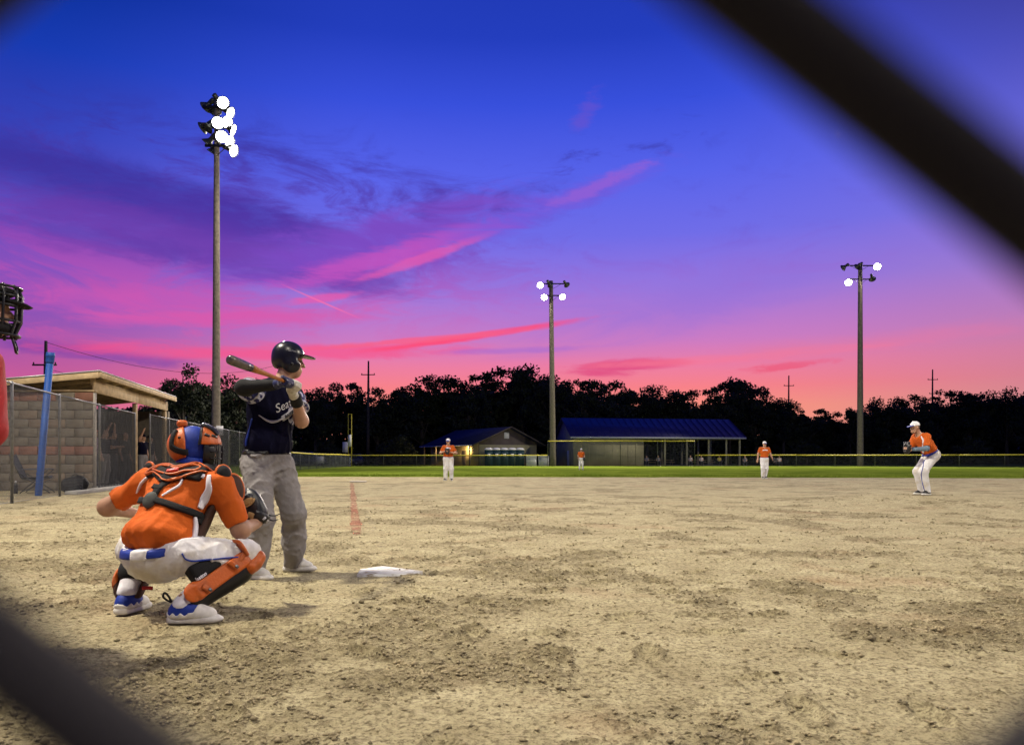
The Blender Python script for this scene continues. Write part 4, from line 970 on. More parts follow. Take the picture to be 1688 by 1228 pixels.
@unfolded
def text_on(f, s, size, O, right, upv, d=.004, bold=0.0, shear=0.0):
    V, F = text_geo(s, size, bold, shear); P = O+V[:,:1]*unit(right)+V[:,1:2]*unit(upv); return project(f, P, d+.004, 5), F
def band(f, p, n, half, grow): 
    """slab of f between two planes: a belt or cuff"""
    n = unit(n); p = np.asarray(p, float); return lambda P: smax(f(P)-grow, np.abs((P-p)@n)-half, .004)
def bbox(pts, m):
    pts = np.array(pts); return pts.min(0)-m, pts.max(0)+m
def head_prims(c, f, u, g=1.0):
    """c head centre at ear height, f facing, u up"""
    f = unit(f); s = unit(np.cross(f, u)); u = np.cross(s, f); R = np.array([s, f, u]); q = lambda x, y, z: c+g*(s*x+f*y+u*z)
    sk = U([ell(q(0,-.012,.035), np.array((.076,.096,.088))*g, R), ell(q(0,.018,-.045), np.array((.060,.072,.075))*g, R), ell(q(0,.052,-.092), np.array((.036,.032,.026))*g, R)], .05*g)
    nose = cone(q(0,.088,.012), q(0,.112,-.028), .009*g, .0145*g); brow = cone(q(-.035,.079,.025), q(.035,.079,.025), .013*g, .013*g)
    lips = cone(q(-.018,.088,-.064), q(.018,.088,-.064), .0085*g, .0085*g)
    ears = [ell(q(sg*.078,-.008,-.008), np.array((.012,.02,.032))*g, R) for sg in (-1,1)]
    eyes = [ell(q(sg*.031,.096,.006), np.array((.016,.014,.011))*g, R) for sg in (-1,1)]
    h = U([U([sk, nose], .014*g), brow, lips], .02*g)
    h2 = lambda P: smax(smin(smin(h(P), ears[0](P), .012), ears[1](P), .012), -np.minimum(eyes[0](P), eyes[1](P)), .012)
    return h2, R, q
def body_fields(J, tw=1.0, td=1.0, ar=1.0, lr=1.0, hg=1.0):
    sx = unit(J['sR']-J['sL']); z1 = unit(J['nek']-J['che']); y1 = unit(np.cross(z1, sx)); Rc = np.array([np.cross(y1,z1), y1, z1])
    hx = unit(J['hR']-J['hL']); z2 = unit(J['che']-J['pel']); y2 = unit(np.cross(z2, hx)); Rp = np.array([np.cross(y2,z2), y2, z2])
    mid = (J['pel']+J['che'])/2; xm = unit(sx+hx); ym = unit(np.cross(z2, xm)); Rm = np.array([np.cross(ym,z2), ym, z2]); Lt = np.linalg.norm(J['che']-J['pel'])
    chest = ell(J['che'], (.172*tw,.118*td,.20), Rc); belly = ell(mid, (.150*tw,.112*td,max(.16,Lt*.62)), Rm); pelv = ell(J['pel'], (.155*tw,.105*td,.12), Rp)
    trap = cone(J['sL']*.8+J['sR']*.2, J['sR']*.8+J['sL']*.2, .062, .062); neck = cone(J['nek']-z1*.03, J['hed']-unit(J['hed']-J['nek'])*.03, .062, .056)
    torso = U([chest, belly, pelv, trap], .09)
    F = dict(torso=torso, neck=neck, Rc=Rc, Rp=Rp, Rm=Rm, chest=chest, pelv=pelv, belly=belly)
    for s in 'LR':
        S_, E_, W__ = J['s'+s], J['e'+s], J['w'+s]; H_, K_, A_ = J['h'+s], J['k'+s], J['a'+s]
        F['ua'+s] = cone(S_, E_, .060*ar, .046*ar); F['fa'+s] = cone(E_, W__, .047*ar, .031*ar); F['th'+s] = cone(H_, K_, .092*lr, .064*lr); F['ca'+s] = cone(K_, A_, .060*lr, .041*lr)
    F['head'], F['RH'], F['hq'] = head_prims(J['hed'], J['hf'], J['hu'], hg)
    return F
def hand_prims(w, d, palm, g=1.0, curl=.5):
    """w wrist, d direction of the fingers, palm = direction the palm faces"""
    d = unit(d); p = unit(palm-d*(palm@d)); s = np.cross(d, p); out = [rbox(w+d*.05*g, (.041*g,.016*g,.052*g), .014*g, np.array([s, p, d]))]
    for k, L in enumerate((.068,.078,.072,.055)):
        b = w+d*.095*g+s*(k-1.5)*.021*g; m = b+unit(d+p*curl)*L*.5*g; e = m+unit(d*(1-curl)+p*curl*1.8)*L*.5*g; out += [cone(b, m, .0098*g, .009*g), cone(m, e, .009*g, .0075*g)]
    tb = w+d*.025*g-s*.035*g; tm = tb+unit(d-s*.8+p*.5)*.04*g; out += [cone(tb, tm, .0125*g, .011*g), cone(tm, tm+unit(d+p*.6)*.035*g, .011*g, .009*g)]
    return U(out, .012*g)
M['skin'] = mat('skin', (.43,.24,.155), .55, .08, 25, .08, 120); M['skin2'] = mat('tanned_skin', (.36,.20,.125), .55, .1, 25, .08, 120)
M['orange'] = mat('orange_jersey', (.52,.098,.010), .8, .12, 9, .45, 30, spec=.2); M['navy'] = mat('navy_jersey', (.004,.004,.016), .8, .2, 9, .45, 30, spec=.06)
M['whitepant'] = mat('white_knit_pants', (.54,.49,.41), .85, .06, 5, .45, 30, spec=.2, c2=(.70,.69,.70), thresh=(.34,.50), detail=6); M['greypant'] = mat('grey_knit_pants', (.225,.212,.208), .85, .08, 9, .45, 30, spec=.2)
M['blue'] = mat('royal_blue', (.006,.030,.27), .6, .15, 12, .1, 90); M['hair'] = mat('brown_hair', (.06,.035,.02), .6, .3, 60, .5, 200)
M['black'] = mat('black_plastic', (.007,.007,.008), .4, .2, 15); M['blackfab'] = mat('black_fabric', (.0055,.0055,.0065), .85, .3, 20, .2, 100)
M['redshirt'] = mat('red_shirt', (.34,.015,.014), .75, .12, 9, .2, 120); M['leather'] = mat('black_leather', (.016,.017,.02), .42, .3, 14, .25, 60)
M['tanleather'] = mat('tan_leather', (.38,.24,.10), .6, .25, 14, .25, 60); M['orangegear'] = mat('orange_gear_plastic', (.40,.095,.022), .45, .1, 14, .2, 90, c2=(.52,.105,.012), thresh=(.36,.52), detail=7); M['brownpad'] = mat('dark_padding', (.05,.022,.014), .8, .3, 12, .2, 60)
M['shoewhite'] = mat('dusty_white_shoe', (.60,.58,.54), .6, .15, 20, .1, 80); M['greytext'] = mat('silver_print', (.42,.42,.45), .6, .1, 9)
def shoe(par, ankle, toe, L, sole, upper, g=1.0, lift=0.0, name='shoe', overlay=None):
    """cleat resting on its sole: ankle point, toe direction (horizontal)"""
    t = unit(V3(toe[0], toe[1], 0)); s = V3(t[1], -t[0], 0); Rr = np.array([s, t, up]); zg = ankle[2]*0+lift
    a = V3(ankle[0], ankle[1], zg); q = lambda x, y, z: a+s*x+t*y+up*z
    so = U([rbox(q(0,.0,.022), (.037*g,.075,.02), .016, Rr), ell(q(0,L*.46,.024), (.047*g,L*.30,.022), Rr), cone(q(0,-.05,.026), q(0,L*.5,.022), .033*g, .036*g)], .03)
    so2 = cut(so, q(0,0,.047), V3(0,0,1)); so2 = cut(so2, q(0,0,.004), V3(0,0,-1))
    upr = cut(U([cone(q(0,-.035,.055), q(0,L*.48,.040), .043*g, .034*g), ell(q(0,.0,.085), (.044*g,.062,.06), Rr), cone(q(0,.02,.09), q(0,L*.42,.045), .04*g, .028*g)], .04), q(0,0,.036), V3(0,0,-1))
    lo, hi = bbox([q(-.08,-.13,0), q(.08,L+.12,.17), q(.1,-.13,.17), q(-.1,L+.1,0)], .02)
    hs_ = .008 if g > .5 else .014
    o = obj(name, mesh_sdf(upr, lo, hi, hs_), upper, par, True); obj('sole', mesh_sdf(so2, lo, hi, hs_), sole, o, True)
    if overlay is not None:      # pale rubber rand with a zigzag top edge, rising over the toe
        def rand_(P):
            y = (P-a)@t; z = P[:,2]-zg; zz = np.abs(((y/.042) % 1)-.5)*2; lim = .052+.020*zz+.10*np.clip((y-.045)/.10, 0, 1); return z-lim
        obj('shoe_rand', mesh_sdf(inter(off(upr, .004), rand_), lo, hi, .0065), overlay, o, True)
    return o, upr
# ---------------------------------------------------------------- batter
def batter():
    J = dict(pel=PX(441,758,5.95), che=PX(449,668,5.93), nek=PX(466,629,5.95), hed=PX(477,596,5.98), hf=V3(.93,.36,-.06), hu=V3(.02,0,1),
        sR=PX(421,645,5.84), sL=PX(484,650,6.08), eR=PX(401,639,5.60), wR=PX(455,634,5.60), eL=PX(497,694,5.92), wL=PX(487,655,5.72),
        hR=PX(424,770,5.88), hL=PX(462,772,6.02), kR=PX(431,858,5.72), aR=PX(417,936,5.76), kL=PX(484,846,5.99), aL=PX(484,925,6.18))
    F = body_fields(J, tw=1.02, td=1.0, ar=1.0)
    base = (J['pel'][0], J['pel'][1], 0); t = thing('person', base, 'batter in navy jersey, grey pants and black helmet holding a bat over his shoulder', 'person')
    allp = [J[k] for k in J if k not in ('hf','hu')]+[J['hed']+V3(0,0,.16), J['wR'], J['aL']-up*.1]
    body = U([F['torso'], F['neck']]+[F[k+s] for s in 'LR' for k in ('ua','fa','th','ca')], .045); bd = lambda P: smin(body(P), F['head'](P), .03)
    lo, hi = bbox(allp, .16); lo[2] = .03
    obj('body', mesh_sdf(bd, lo, hi, .0095), M['skin'], t, True)
    # grey pants
    legs = []
    for s, w in (('R', 1.0), ('L', 1.0)):
        H_, K_, A_ = J['h'+s], J['k'+s], J['a'+s]
        leg = U([cone(H_, K_, .116, .090), cone(K_, A_+V3(0,0,-.02), .090, .074), ell(K_*.55+A_*.45+V3(0,.02,0), (.086,.092,.2))], .05); d = unit(A_-K_)
        legs.append(cut(leg, A_+d*.028, d))
    seat = ell(J['pel']-F['Rp'][1]*.035-up*.03, (.182,.148,.155), F['Rp']); waist = ell(J['pel']+up*.08, (.166,.132,.12), F['Rp'])
    pantf = folds(folds(U([U([seat, waist], .06)]+legs, .06), .0075, 62, 4, (.9,.9,.75)), .004, 120, 14, (1,1,1)); pant = cut(pantf, J['pel']+up*.075, up)
    obj('pants', mesh_sdf(pant, *bbox([J['pel']+up*.1, J['aR']-up*.05, J['aL']-up*.05, J['kR'], J['kL'], J['hL'], J['hR']], .2), .0105), M['greypant'], t, True)
    # jersey: blousing over the belt, short sleeves
    tor = U([off(F['chest'], .016), off(F['belly'], .022), ell(J['pel']+up*.115, (.176,.142,.10), F['Rp']), off(cone(J['sL']*.82+J['sR']*.18, J['sR']*.82+J['sL']*.18, .064, .064), .010)], .08)
    sl = []
    for s, fr_ in (('R', .62), ('L', .60)):
        e = J['s'+s]*(1-fr_)+J['e'+s]*fr_; d = unit(J['e'+s]-J['s'+s]); sl.append(cut(cone(J['s'+s], e+d*.03, .076, .078), e, d))
    jers = folds(folds(U([tor]+sl, .05), .008, 40, 8, (1,1,.5)), .0035, 85, 18); jers = cut(jers, J['pel']+up*.045, -up); jers = cut(jers, J['nek']+unit(J['hed']-J['nek'])*.015, unit(J['hed']-J['nek']))
    lo, hi = bbox([J['pel'], J['sL'], J['sR'], J['eR'], J['eL'], J['nek']], .2)
    obj('jersey', mesh_sdf(jers, lo, hi, .0095), M['navy'], t, True)
    # camouflage sleeves, piping and lettering
    M['camo'] = mat('blue_white_camo', (.012,.014,.09), .75, .1, 30, .2, 120, c2=(.42,.43,.55), thresh=(.50,.56), detail=2)
    for s, fr_ in (('R', .62), ('L', .60)):
        d = unit(J['e'+s]-J['s'+s]); e = J['s'+s]*(1-fr_)+J['e'+s]*fr_; sf = inter(inter(off(jers, .004), cone(J['s'+s]+d*.03, e+d*.04, .105, .105)), lambda P, d=d, q=J['s'+s]: -((P-q)@d-.035))
        cs = obj('camo_sleeve', mesh_sdf(sf, *bbox([J['s'+s], e], .14), .009), M['camo'], t, True)
        R = frame_of(d); an = np.linspace(0, 2*math.pi, 30)[:-1]; ringp = project(jers, e-d*.012+.08*(np.cos(an)[:,None]*R[0]+np.sin(an)[:,None]*R[1]), .007); obj('cuff_piping', sweep(ringp, .0045, 5, closed=True), M['greytext'], cs, True)
    O = hit(jers, 469, 668, 5.4); N = grad(jers, O[None])[0]; rt = unit(V3(.80,-.36,.16)); rt = unit(rt-N*(rt@N)); uv = np.cross(N, rt)
    obj('team_lettering', text_on(jers, 'Seattle', .088, O+rt*.03, rt, uv, .005, .0, .3), M['greytext'], t)
    ta = O-rt*.19-uv*.045; tail = ribbon(jers, [O-rt*.20+uv*.0, ta+rt*.05-uv*.03, O-rt*.04-uv*.085], [.003,.022,.005], .004); obj('lettering_tail', tail, M['greytext'], t)
    pb_ = obj('lettering_bar', ribbon(jers, [O-rt*.06-uv*.085, O+rt*.04-uv*.08, O+rt*.14-uv*.07], .038, .005), M['greytext'], t)
    obj('bar_lettering', text_on(jers, 'BASEBALL', .036, O+rt*.04-uv*.08, rt, uv, .0115, .001), M['navy'], pb_)
    for a, b in (((406,735),(416,690)),): obj('side_piping', ribbon(jers, [hit(jers,*a,5.4), hit(jers,(a[0]+b[0])/2,(a[1]+b[1])/2,5.4), hit(jers,*b,5.4)], .006, .003), M['blue'], t)
    # dark arm sleeve on the rear arm
    d1 = unit(J['eR']-J['sR']); as_ = U([cone(J['sR']+d1*.10, J['eR'], .057, .056), cone(J['eR'], J['wR'], .056, .038)], .03); obj('arm_sleeve', mesh_sdf(folds(as_, .002, 60, 3), *bbox([J['sR'],J['eR'],J['wR']], .08), .008), M['blackfab'], t, True)
    # bat, held in both gloves
    kn = PX(493,638,5.665); tp = PX(377,592,4.93); bd_ = unit(tp-kn); Lb = np.linalg.norm(tp-kn); Rb = frame_of(bd_)
    M['batwood'] = mat('amber_bat_finish', (.36,.13,.03), .3, .25, 14); M['batdark'] = mat('dark_scuffed_barrel', (.03,.03,.032), .25, .3, 14, c2=(.12,.10,.08), thresh=(.4,.6))
    bt = thing('baseball_bat', kn, 'wood handled bat with dark barrel resting above the batter shoulder', 'bat')
    obj('handle', lathe([(.004,-.004),(.022,0),(.026,.008),(.022,.02),(.0135,.035),(.0125,.2),(.0155,.38),(.0225,.50),(.0265,.56)], 18, Rb, kn), M['batwood'], bt, True)
    obj('barrel', lathe([(.0266,.561),(.030,.62),(.0325,.70),(.0335,Lb-.04),(.031,Lb-.012),(.022,Lb),(.004,Lb+.002)], 18, Rb, kn), M['batdark'], bt, True)
    obj('knob_sticker', lathe([(.018,-.0045),(.004,-.006)], 14, Rb, kn), M['tanleather'], bt)
    def grip(a, wrist, name, m, palmdir):
        c = kn+bd_*a; fs = []; w = unit(wrist-c); w = unit(w-bd_*(w@bd_)); s2 = np.cross(bd_, w)
        fs.append(rbox(c+w*.030, (.040,.020,.032), .014, np.array([bd_, w, s2])))
        for k in range(4):
            o_ = c+bd_*(k-1.5)*.0205; an = np.linspace(.1, 4.6, 6); pts = [o_+.026*(np.cos(x)*w+np.sin(x)*s2*palmdir) for x in an]; fs += [cone(p, q, .0112, .0108) for p, q in zip(pts[:-1], pts[1:])]
        th_ = [c+bd_*.045+w*.03, c+bd_*.055-s2*palmdir*.025, c+bd_*.05-w*.02-s2*palmdir*.012]; fs += [cone(p, q, .0125, .011) for p, q in zip(th_[:-1], th_[1:])]
        fs.append(cone(c+w*.045, wrist+unit(wrist-c)*.02, .032, .036)); f = U(fs, .012)
        return obj(name, mesh_sdf(f, *bbox([c-.09, c+.09, wrist], .06), .0062), m, t, True), f
    M['glovepale'] = mat('pale_batting_glove', (.50,.46,.36), .6, .3, 40, .1, 80, c2=(.56,.53,.46)); M['gloveblue'] = mat('navy_batting_glove', (.014,.018,.07), .55, .3, 40, .1, 80, c2=(.22,.24,.34), thresh=(.55,.62))
    g1, _ = grip(.055, J['wL'], 'batting_glove', M['glovepale'], 1); g2, _ = grip(.15, J['wR'], 'batting_glove', M['gloveblue'], 1)
    dl = unit(J['eL']-J['wL']); obj('wristband', mesh_sdf(cut(cut(cone(J['wL']-dl*.03, J['wL']+dl*.1, .042, .047), J['wL']-dl*.02, -dl), J['wL']+dl*.075, dl), *bbox([J['wL'], J['wL']+dl*.1], .07), .007), M['blackfab'], t, True)
    # helmet
    q, RH = F['hq'], F['RH']; M['helmet'] = mat('glossy_dark_helmet', (.008,.008,.013), .3, .2, 10, spec=.4)
    shell = ell(q(0,-.012,.045), (.104,.124,.112), RH); shell = cut(shell, q(0,.03,.012), RH[1]*.35-RH[2]); flap = [inter(ell(q(sg*.080,.012,-.035), (.030,.066,.062), RH), ell(q(0,0,0), (.112,.13,.16), RH)) for sg in (-1,1)]
    back = cut(ell(q(0,-.02,.0), (.098,.114,.095), RH), q(0,-.035,0), RH[1]); hel = U([shell, back]+flap, .02)
    hollow = ell(q(0,.006,-.03), (.079,.112,.118), RH); hel = minus(hel, inter(hollow, lambda P: (P-q(0,0,.05))@RH[2]), .006)
    he = obj('helmet', mesh_sdf(hel, *bbox([q(-.13,-.16,-.14), q(.13,.2,.18), q(.13,-.16,.18), q(-.13,.2,-.14)], .04), .007), M['helmet'], t, True)
    brim = inter(ell(q(0,.10,.052), (.088,.105,.040), RH), lambda P: np.abs((P-q(0,.1,.052))@unit(RH[2]+RH[1]*.14))-.006); brim = cut(brim, q(0,.07,0), -RH[1]); obj('brim', mesh_sdf(brim, *bbox([q(-.1,.03,0), q(.1,.24,.12)], .08), .006), M['helmet'], he, True)
    obj('ear_hole', lathe([(.013,0),(.011,.004)], 12, frame_of(RH[0]), q(.108,.012,-.028)), M['black'], he); 
    hs = hit(hel, 482, 579, 5.6); obj('brand_print', text_on(hel, 'EASTON', .015, hs, RH[1], RH[2], .002), M['greytext'], he)
    obj('hair', mesh_sdf(inter(off(F['head'], .004), lambda P: np.maximum((P-q(0,-.045,0))@RH[1], (P-q(0,0,.03))@RH[2])), *bbox([q(-.1,-.14,-.1), q(.1,.02,.08)], .06), .008), M['hair'], t, True)
    for s in (-1,1): obj('eye', mesh_sdf(ell(q(s*.031,.082,.006), (.012,.010,.008), RH), *bbox([q(s*.031,.082,.006)], .03), .004), M['black'], t, True)
    for s, td_ in (('R', V3(.66,-.30,0)), ('L', V3(.90,.02,0))): shoe(t, J['a'+s]-V3(0,0,0), td_, .25, M['shoewhite'], M['shoewhite'])
    obj('belt', mesh_sdf(band(pantf, J['pel']+up*.06, up, .02, .006), *bbox([J['pel']], .25), .009), M['black'], t, True)
    return J
BJ = batter()
# ---------------------------------------------------------------- catcher
def catcher():
    J = dict(pel=PX(262,912,4.36), che=PX(291,826,4.50), nek=PX(316,777,4.60), hed=PX(320,741,4.62), hf=V3(.90,.42,-.06), hu=V3(.10,.02,1),
        sR=PX(361,797,4.47), sL=PX(247,794,4.64), eR=PX(397,873,4.52), wR=PX(424,862,4.74), eL=PX(177,836,4.70), wL=PX(222,846,4.92),
        hR=PX(302,914,4.30), hL=PX(226,906,4.46), kR=PX(404,916,4.52), aR=PX(303,988,4.22), kL=V3(-2.27,4.86,.44), aL=PX(211,968,4.50))
    F = body_fields(J, tw=1.09, td=1.06, ar=1.04, lr=.93)
    base = (J['pel'][0], J['pel'][1], 0); t = thing('person', base, 'crouching catcher in orange jersey, white pants and orange leg guards', 'person')
    allp = [J[k] for k in J if k not in ('hf','hu')]+[J['hed']+V3(0,0,.16)]
    body = U([F['torso'], F['neck']]+[F[k+s] for s in 'LR' for k in ('ua','fa','th','ca')], .045)
    hL = hand_prims(J['wL'], V3(.45,.3,-.3), V3(.1,-.2,-1.), 1.0, .6); bd = lambda P: smin(smin(body(P), F['head'](P), .03), hL(P), .02)
    lo, hi = bbox(allp, .17); lo[2] = .04
    obj('body', mesh_sdf(bd, lo, hi, .0095), M['skin2'], t, True)
    # pants: seat, thighs, tight below the knee
    legs = []
    for s in 'RL':
        H_, K_, A_ = J['h'+s], J['k'+s], J['a'+s]; d = unit(A_-K_); legs.append(U([cone(H_, K_, .112, .090), cut(cone(K_, K_*.45+A_*.55, .082, .066), K_*.42+A_*.58, d)], .05))
    seat = ell(J['pel']-F['Rp'][1]*.02-up*.035, (.198,.165,.135), F['Rp']); zt_ = F['Rp'][2]
    waist = ell(J['pel']+zt_*.06, (.190,.150,.12), F['Rp'])
    nb = unit(V3(-.10,-.10,1)); pb_ = J['pel']+up*.030; hipf = U([seat, waist], .06); pantf = folds(folds(U([cut(hipf, pb_+nb*.022, nb)]+legs, .05), .007, 46, 31, (1,1,.7)), .004, 95, 32); pant = pantf
    plo, phi = bbox([J['pel'], J['kR'], J['kL'], J['hL'], J['hR'], J['aL'], J['aR']], .2)
    obj('pants', mesh_sdf(pant, plo, phi, .0095), M['whitepant'], t, True)
    # jersey tucked in
    tor = U([off(F['chest'], .018), off(F['belly'], .024), ell(J['pel']+up*.085, (.210,.178,.10), F['Rp']), off(cone(J['sL']*.82+J['sR']*.18, J['sR']*.82+J['sL']*.18, .064, .064), .014)], .09)
    sl = []
    for s, fr_, r2 in (('R', .86, .069), ('L', .74, .066)):
        e = J['s'+s]*(1-fr_)+J['e'+s]*fr_; d = unit(J['e'+s]-J['s'+s]); sl.append(cut(cone(J['s'+s], e+d*.03, .080, r2), e, d))
    jers = folds(folds(U([tor]+sl, .055), .0085, 36, 41, (1,1,.7)), .004, 80, 42); jers = cut(jers, pb_+nb*.010, -nb); nd = unit(J['hed']-J['nek']); jers = cut(jers, J['nek']+nd*.03, nd)
    lo, hi = bbox([J['pel'], J['sL'], J['sR'], J['eR'], J['eL'], J['nek']], .22)
    jo = obj('jersey', mesh_sdf(jers, lo, hi, .009), M['orange'], t, True)
    H = lambda px, py, f=jers: hit(f, px, py, 3.7)
    M['whitetrim'] = mat('white_jersey_trim', (.72,.70,.76), .8, .06, 9)
    obj('side_panel', ribbon(jers, [H(346,784), H(345,805), H(337,822), H(329,838)], [.020,.034,.050,.030], .003), M['whitetrim'], jo, True)
    obj('side_panel', ribbon(jers, [H(321,852), H(322,868), H(320,884), H(317,893)], [.014,.026,.030,.016], .003), M['whitetrim'], jo, True)
    obj('raglan_piping', ribbon(jers, [H(301,790), H(296,800), H(280,810), H(268,818)], .008, .003), M['whitetrim'], jo, True)
    obj('raglan_piping', ribbon(jers, [H(243,788), H(233,798), H(226,812)], .008, .003), M['whitetrim'], jo, True)
    for px_, py_ in ((329,783),(337,783)): obj('number_edge', ribbon(jers, [H(px_,py_), H(px_-3,py_+5)], .012, .003, smooth_pts=False), M['whitetrim'], jo)
    # belt with its white back tunnel, piping on the thigh
    bl = obj('belt', mesh_sdf(band(hipf, pb_, nb, .023, .010), *bbox([J['pel']], .33), .008), M['blue'], t, True)
    hb = hit(hipf, 229, 912, 3.8)
    obj('belt_tunnel', mesh_sdf(inter(band(hipf, pb_, nb, .028, .016), lambda P: np.abs((P-hb)@unit(V3(1,-.3,0)))-.05), *bbox([hb], .2), .008), M['whitepant'], bl, True)
    HP = lambda px, py: hit(pantf, px, py, 3.7)
    obj('leg_piping', ribbon(pantf, [HP(300,912), HP(306,921), HP(318,924), HP(340,922), HP(365,920), HP(392,918)], .0075, .003), M['blue'], t, True)
    # chest protector: collar yoke over the shoulders, front plate, shoulder flap
    Rc = F['Rc']; yk = off(jers, .018)
    nz_ = lambda P: (P-J['nek'])@Rc[2]; nx_ = lambda P: (P-(J['sL']+J['sR'])/2)@Rc[0]; ny_ = lambda P: (P-J['nek'])@Rc[1]
    lower = lambda P: -(nz_(P)+.150-.55*np.abs(nx_(P))**1.6*1.0+.016*np.cos(nx_(P)*26))
    yoke = inter(inter(yk, lower), lambda P: nz_(P)-.045, .012); yoke = inter(yoke, lambda P: np.abs(nx_(P))-.205, .02); yoke = minus(yoke, off(F['neck'], .022), .02)
    ylo, yhi = bbox([J['nek'], J['sL'], J['sR']], .2); cp = obj('chest_protector', mesh_sdf(yoke, ylo, yhi, .008), M['blackfab'], t, True)
    front = inter(minus(off(F['torso'], .055), off(F['torso'], .018)), lambda P: -((P-J['che'])@Rc[1])+.03, .01); front = inter(front, lambda P: -((P-J['pel'])@Rc[2])+.05, .02)
    obj('front_plate', mesh_sdf(front, *bbox([J['pel'], J['nek'], J['sL'], J['sR']], .2), .011), M['brownpad'], cp, True)
    HY_ = lambda px, py: hit(yoke, px, py, 3.8)
    for pts in ([(240,782),(252,778),(262,784),(270,791),(284,790),(300,786),(318,780),(336,777),(352,780)], [(240,782),(247,774),(262,767),(276,765),(288,769),(296,768),(312,765),(326,763),(340,770),(353,779)],
                [(252,774),(264,768),(277,768),(290,772),(302,769),(318,766),(331,770),(322,775),(304,776),(286,781),(270,780),(252,774)]):
        obj('edge_piping', ribbon(yoke, [HY_(*p) for p in pts], .0075, .0, .0045, 5), M['orangegear'], cp, True)
    lb = obj('brand_patch', ribbon(yoke, [HY_(276,776.5), HY_(285,775.5), HY_(294,774)], .018, .003, .003), mat('red_label', (.62,.06,.05), .6), cp); lo_ = HY_(285,775.5)
    obj('patch_print', text_on(yoke, 'ALL', .017, lo_, V3(1,.2,.05), V3(0,0,1), .009, .001, .3), M['whitetrim'], lb)
    # shoulder caps and the flap over the throwing side
    def pad(c, r, R, name, m, rim=True):
        o = obj(name, mesh_sdf(ell(c, r, R), *bbox([c], max(r)+.02), .007), m, cp, True)
        an = np.linspace(0, 2*math.pi, 29)[:-1]; k = np.argsort(r); 
        P = c+np.cos(an)[:,None]*R[k[2]]*r[k[2]]*1.0+np.sin(an)[:,None]*R[k[1]]*r[k[1]]*1.0
        obj('edge_piping', sweep(P, .008, 6, closed=True), M['orangegear'], o, True); return o
    Rf = np.array([unit(V3(.75,-.62,.1)), unit(V3(.62,.75,.1)), V3(0,0,1)]); Rf[2] = np.cross(Rf[0], Rf[1])
    pad(PX(386,806,4.50), (.022,.060,.088), Rf, 'shoulder_flap', M['brownpad']); pad(PX(368,781,4.46), (.038,.045,.050), Rf, 'shoulder_cap', M['blackfab']); pad(PX(247,770,4.76), (.05,.03,.03), Rf, 'shoulder_cap', M['blackfab'])
    # harness
    hs = t
    def strap(pts, w, name='harness_strap'): return obj(name, ribbon(jers, [H(*p) for p in pts], w, .004, .005, 8), M['blackfab'], t, True)
    strap([(282,786),(273,797),(262,806),(252,822)], .040); strap([(256,824),(272,829),(295,837),(316,844),(331,850)], .036); strap([(231,825),(238,825),(248,826)], .034); strap([(331,848),(330,856),(327,862)], .05)
    strap([(254,802),(262,804),(269,803)], .03, 'strap_slider')
    hub = H(249,825); N = grad(jers, hub[None])[0]; Rh = np.array([unit(np.cross(N, V3(.35,0,1))), unit(np.cross(np.cross(N, V3(.35,0,1)), N)), N])
    obj('harness_hub', mesh_sdf(ell(hub+N*.012, (.040,.052,.016), Rh), *bbox([hub], .08), .006), mat('grey_green_hub', (.05,.055,.05), .6, .2, 20), t, True)
    # head: blue cap, orange skull plate, hockey style mask
    q, RH = F['hq'], F['RH']; s_, f_, u_ = RH
    cap = cut(ell(q(0,-.01,.020), (.097,.112,.122), RH), q(0,0,-.085), -u_); bc = obj('cap', mesh_sdf(cap, *bbox([q(-.12,-.14,-.1), q(.12,.14,.17), q(.12,-.14,.17), q(-.12,.14,-.1)], .03), .007), M['blue'], t, True)
    sk = inter(minus(ell(q(0,-.03,.022), (.106,.122,.118), RH), ell(q(0,-.02,.022), (.092,.10,.105), RH)), lambda P: (P-q(0,-.048,0))@unit(f_+u_*.12), .012); sk = cut(sk, q(0,0,-.085), -u_)
    so = obj('skull_plate', mesh_sdf(sk, *bbox([q(-.13,-.18,-.12), q(.13,.05,.17), q(.13,-.18,.17), q(-.13,.05,-.12)], .03), .0065), M['orangegear'], t, True)
    HS = lambda px, py: hit(sk, px, py, 4.0)
    obj('head_strap', ribbon(sk, [HS(283,735), HS(291,741), HS(300,744), HS(307,745)], .034, .003, .005), M['blackfab'], so, True); obj('head_strap', ribbon(sk, [HS(284,737), HS(285,722), HS(291,710)], .026, .003, .005), M['blackfab'], so, True)
    obj('vent_slot', ribbon(sk, [HS(294,722), HS(298,720.5)], .008, .002, .003, smooth_pts=False), M['black'], so)
    tb_ = q(-.02,-.075,.150); obj('top_pad', mesh_sdf(rbox(tb_, (.032,.030,.022), .018, RH), *bbox([tb_], .07), .006), M['orangegear'], so, True)
    shell = minus(ell(q(0,.012,.03), (.116,.142,.128), RH), ell(q(0,.0,.01), (.100,.130,.116), RH)); shell = inter(shell, lambda P: -((P-q(0,.02,0))@unit(f_-u_*.12)), .01); shell = cut(shell, q(0,0,.035), -u_)
    top_ = obj('mask_shell', mesh_sdf(shell, *bbox([q(-.14,-.02,-.05), q(.14,.2,.2), q(.14,-.02,.2), q(-.14,.2,-.05)], .04), .0065), M['orangegear'], t, True)
    HM = lambda px, py: hit(shell, px, py, 4.0)
    obj('mask_trim', ribbon(shell, [q(s*.10,.015,z) for s, z in ((.6,.13),(1.0,.10),(1.16,.06),(1.16,.03))], .03, .002, .005), M['black'], top_, True)
    for a in ((337,716),(349,718)): obj('vent_slot', ribbon(shell, [HM(*a), HM(a[0]+8,a[1]+3)], .012, .002, .003, smooth_pts=False), M['black'], top_)
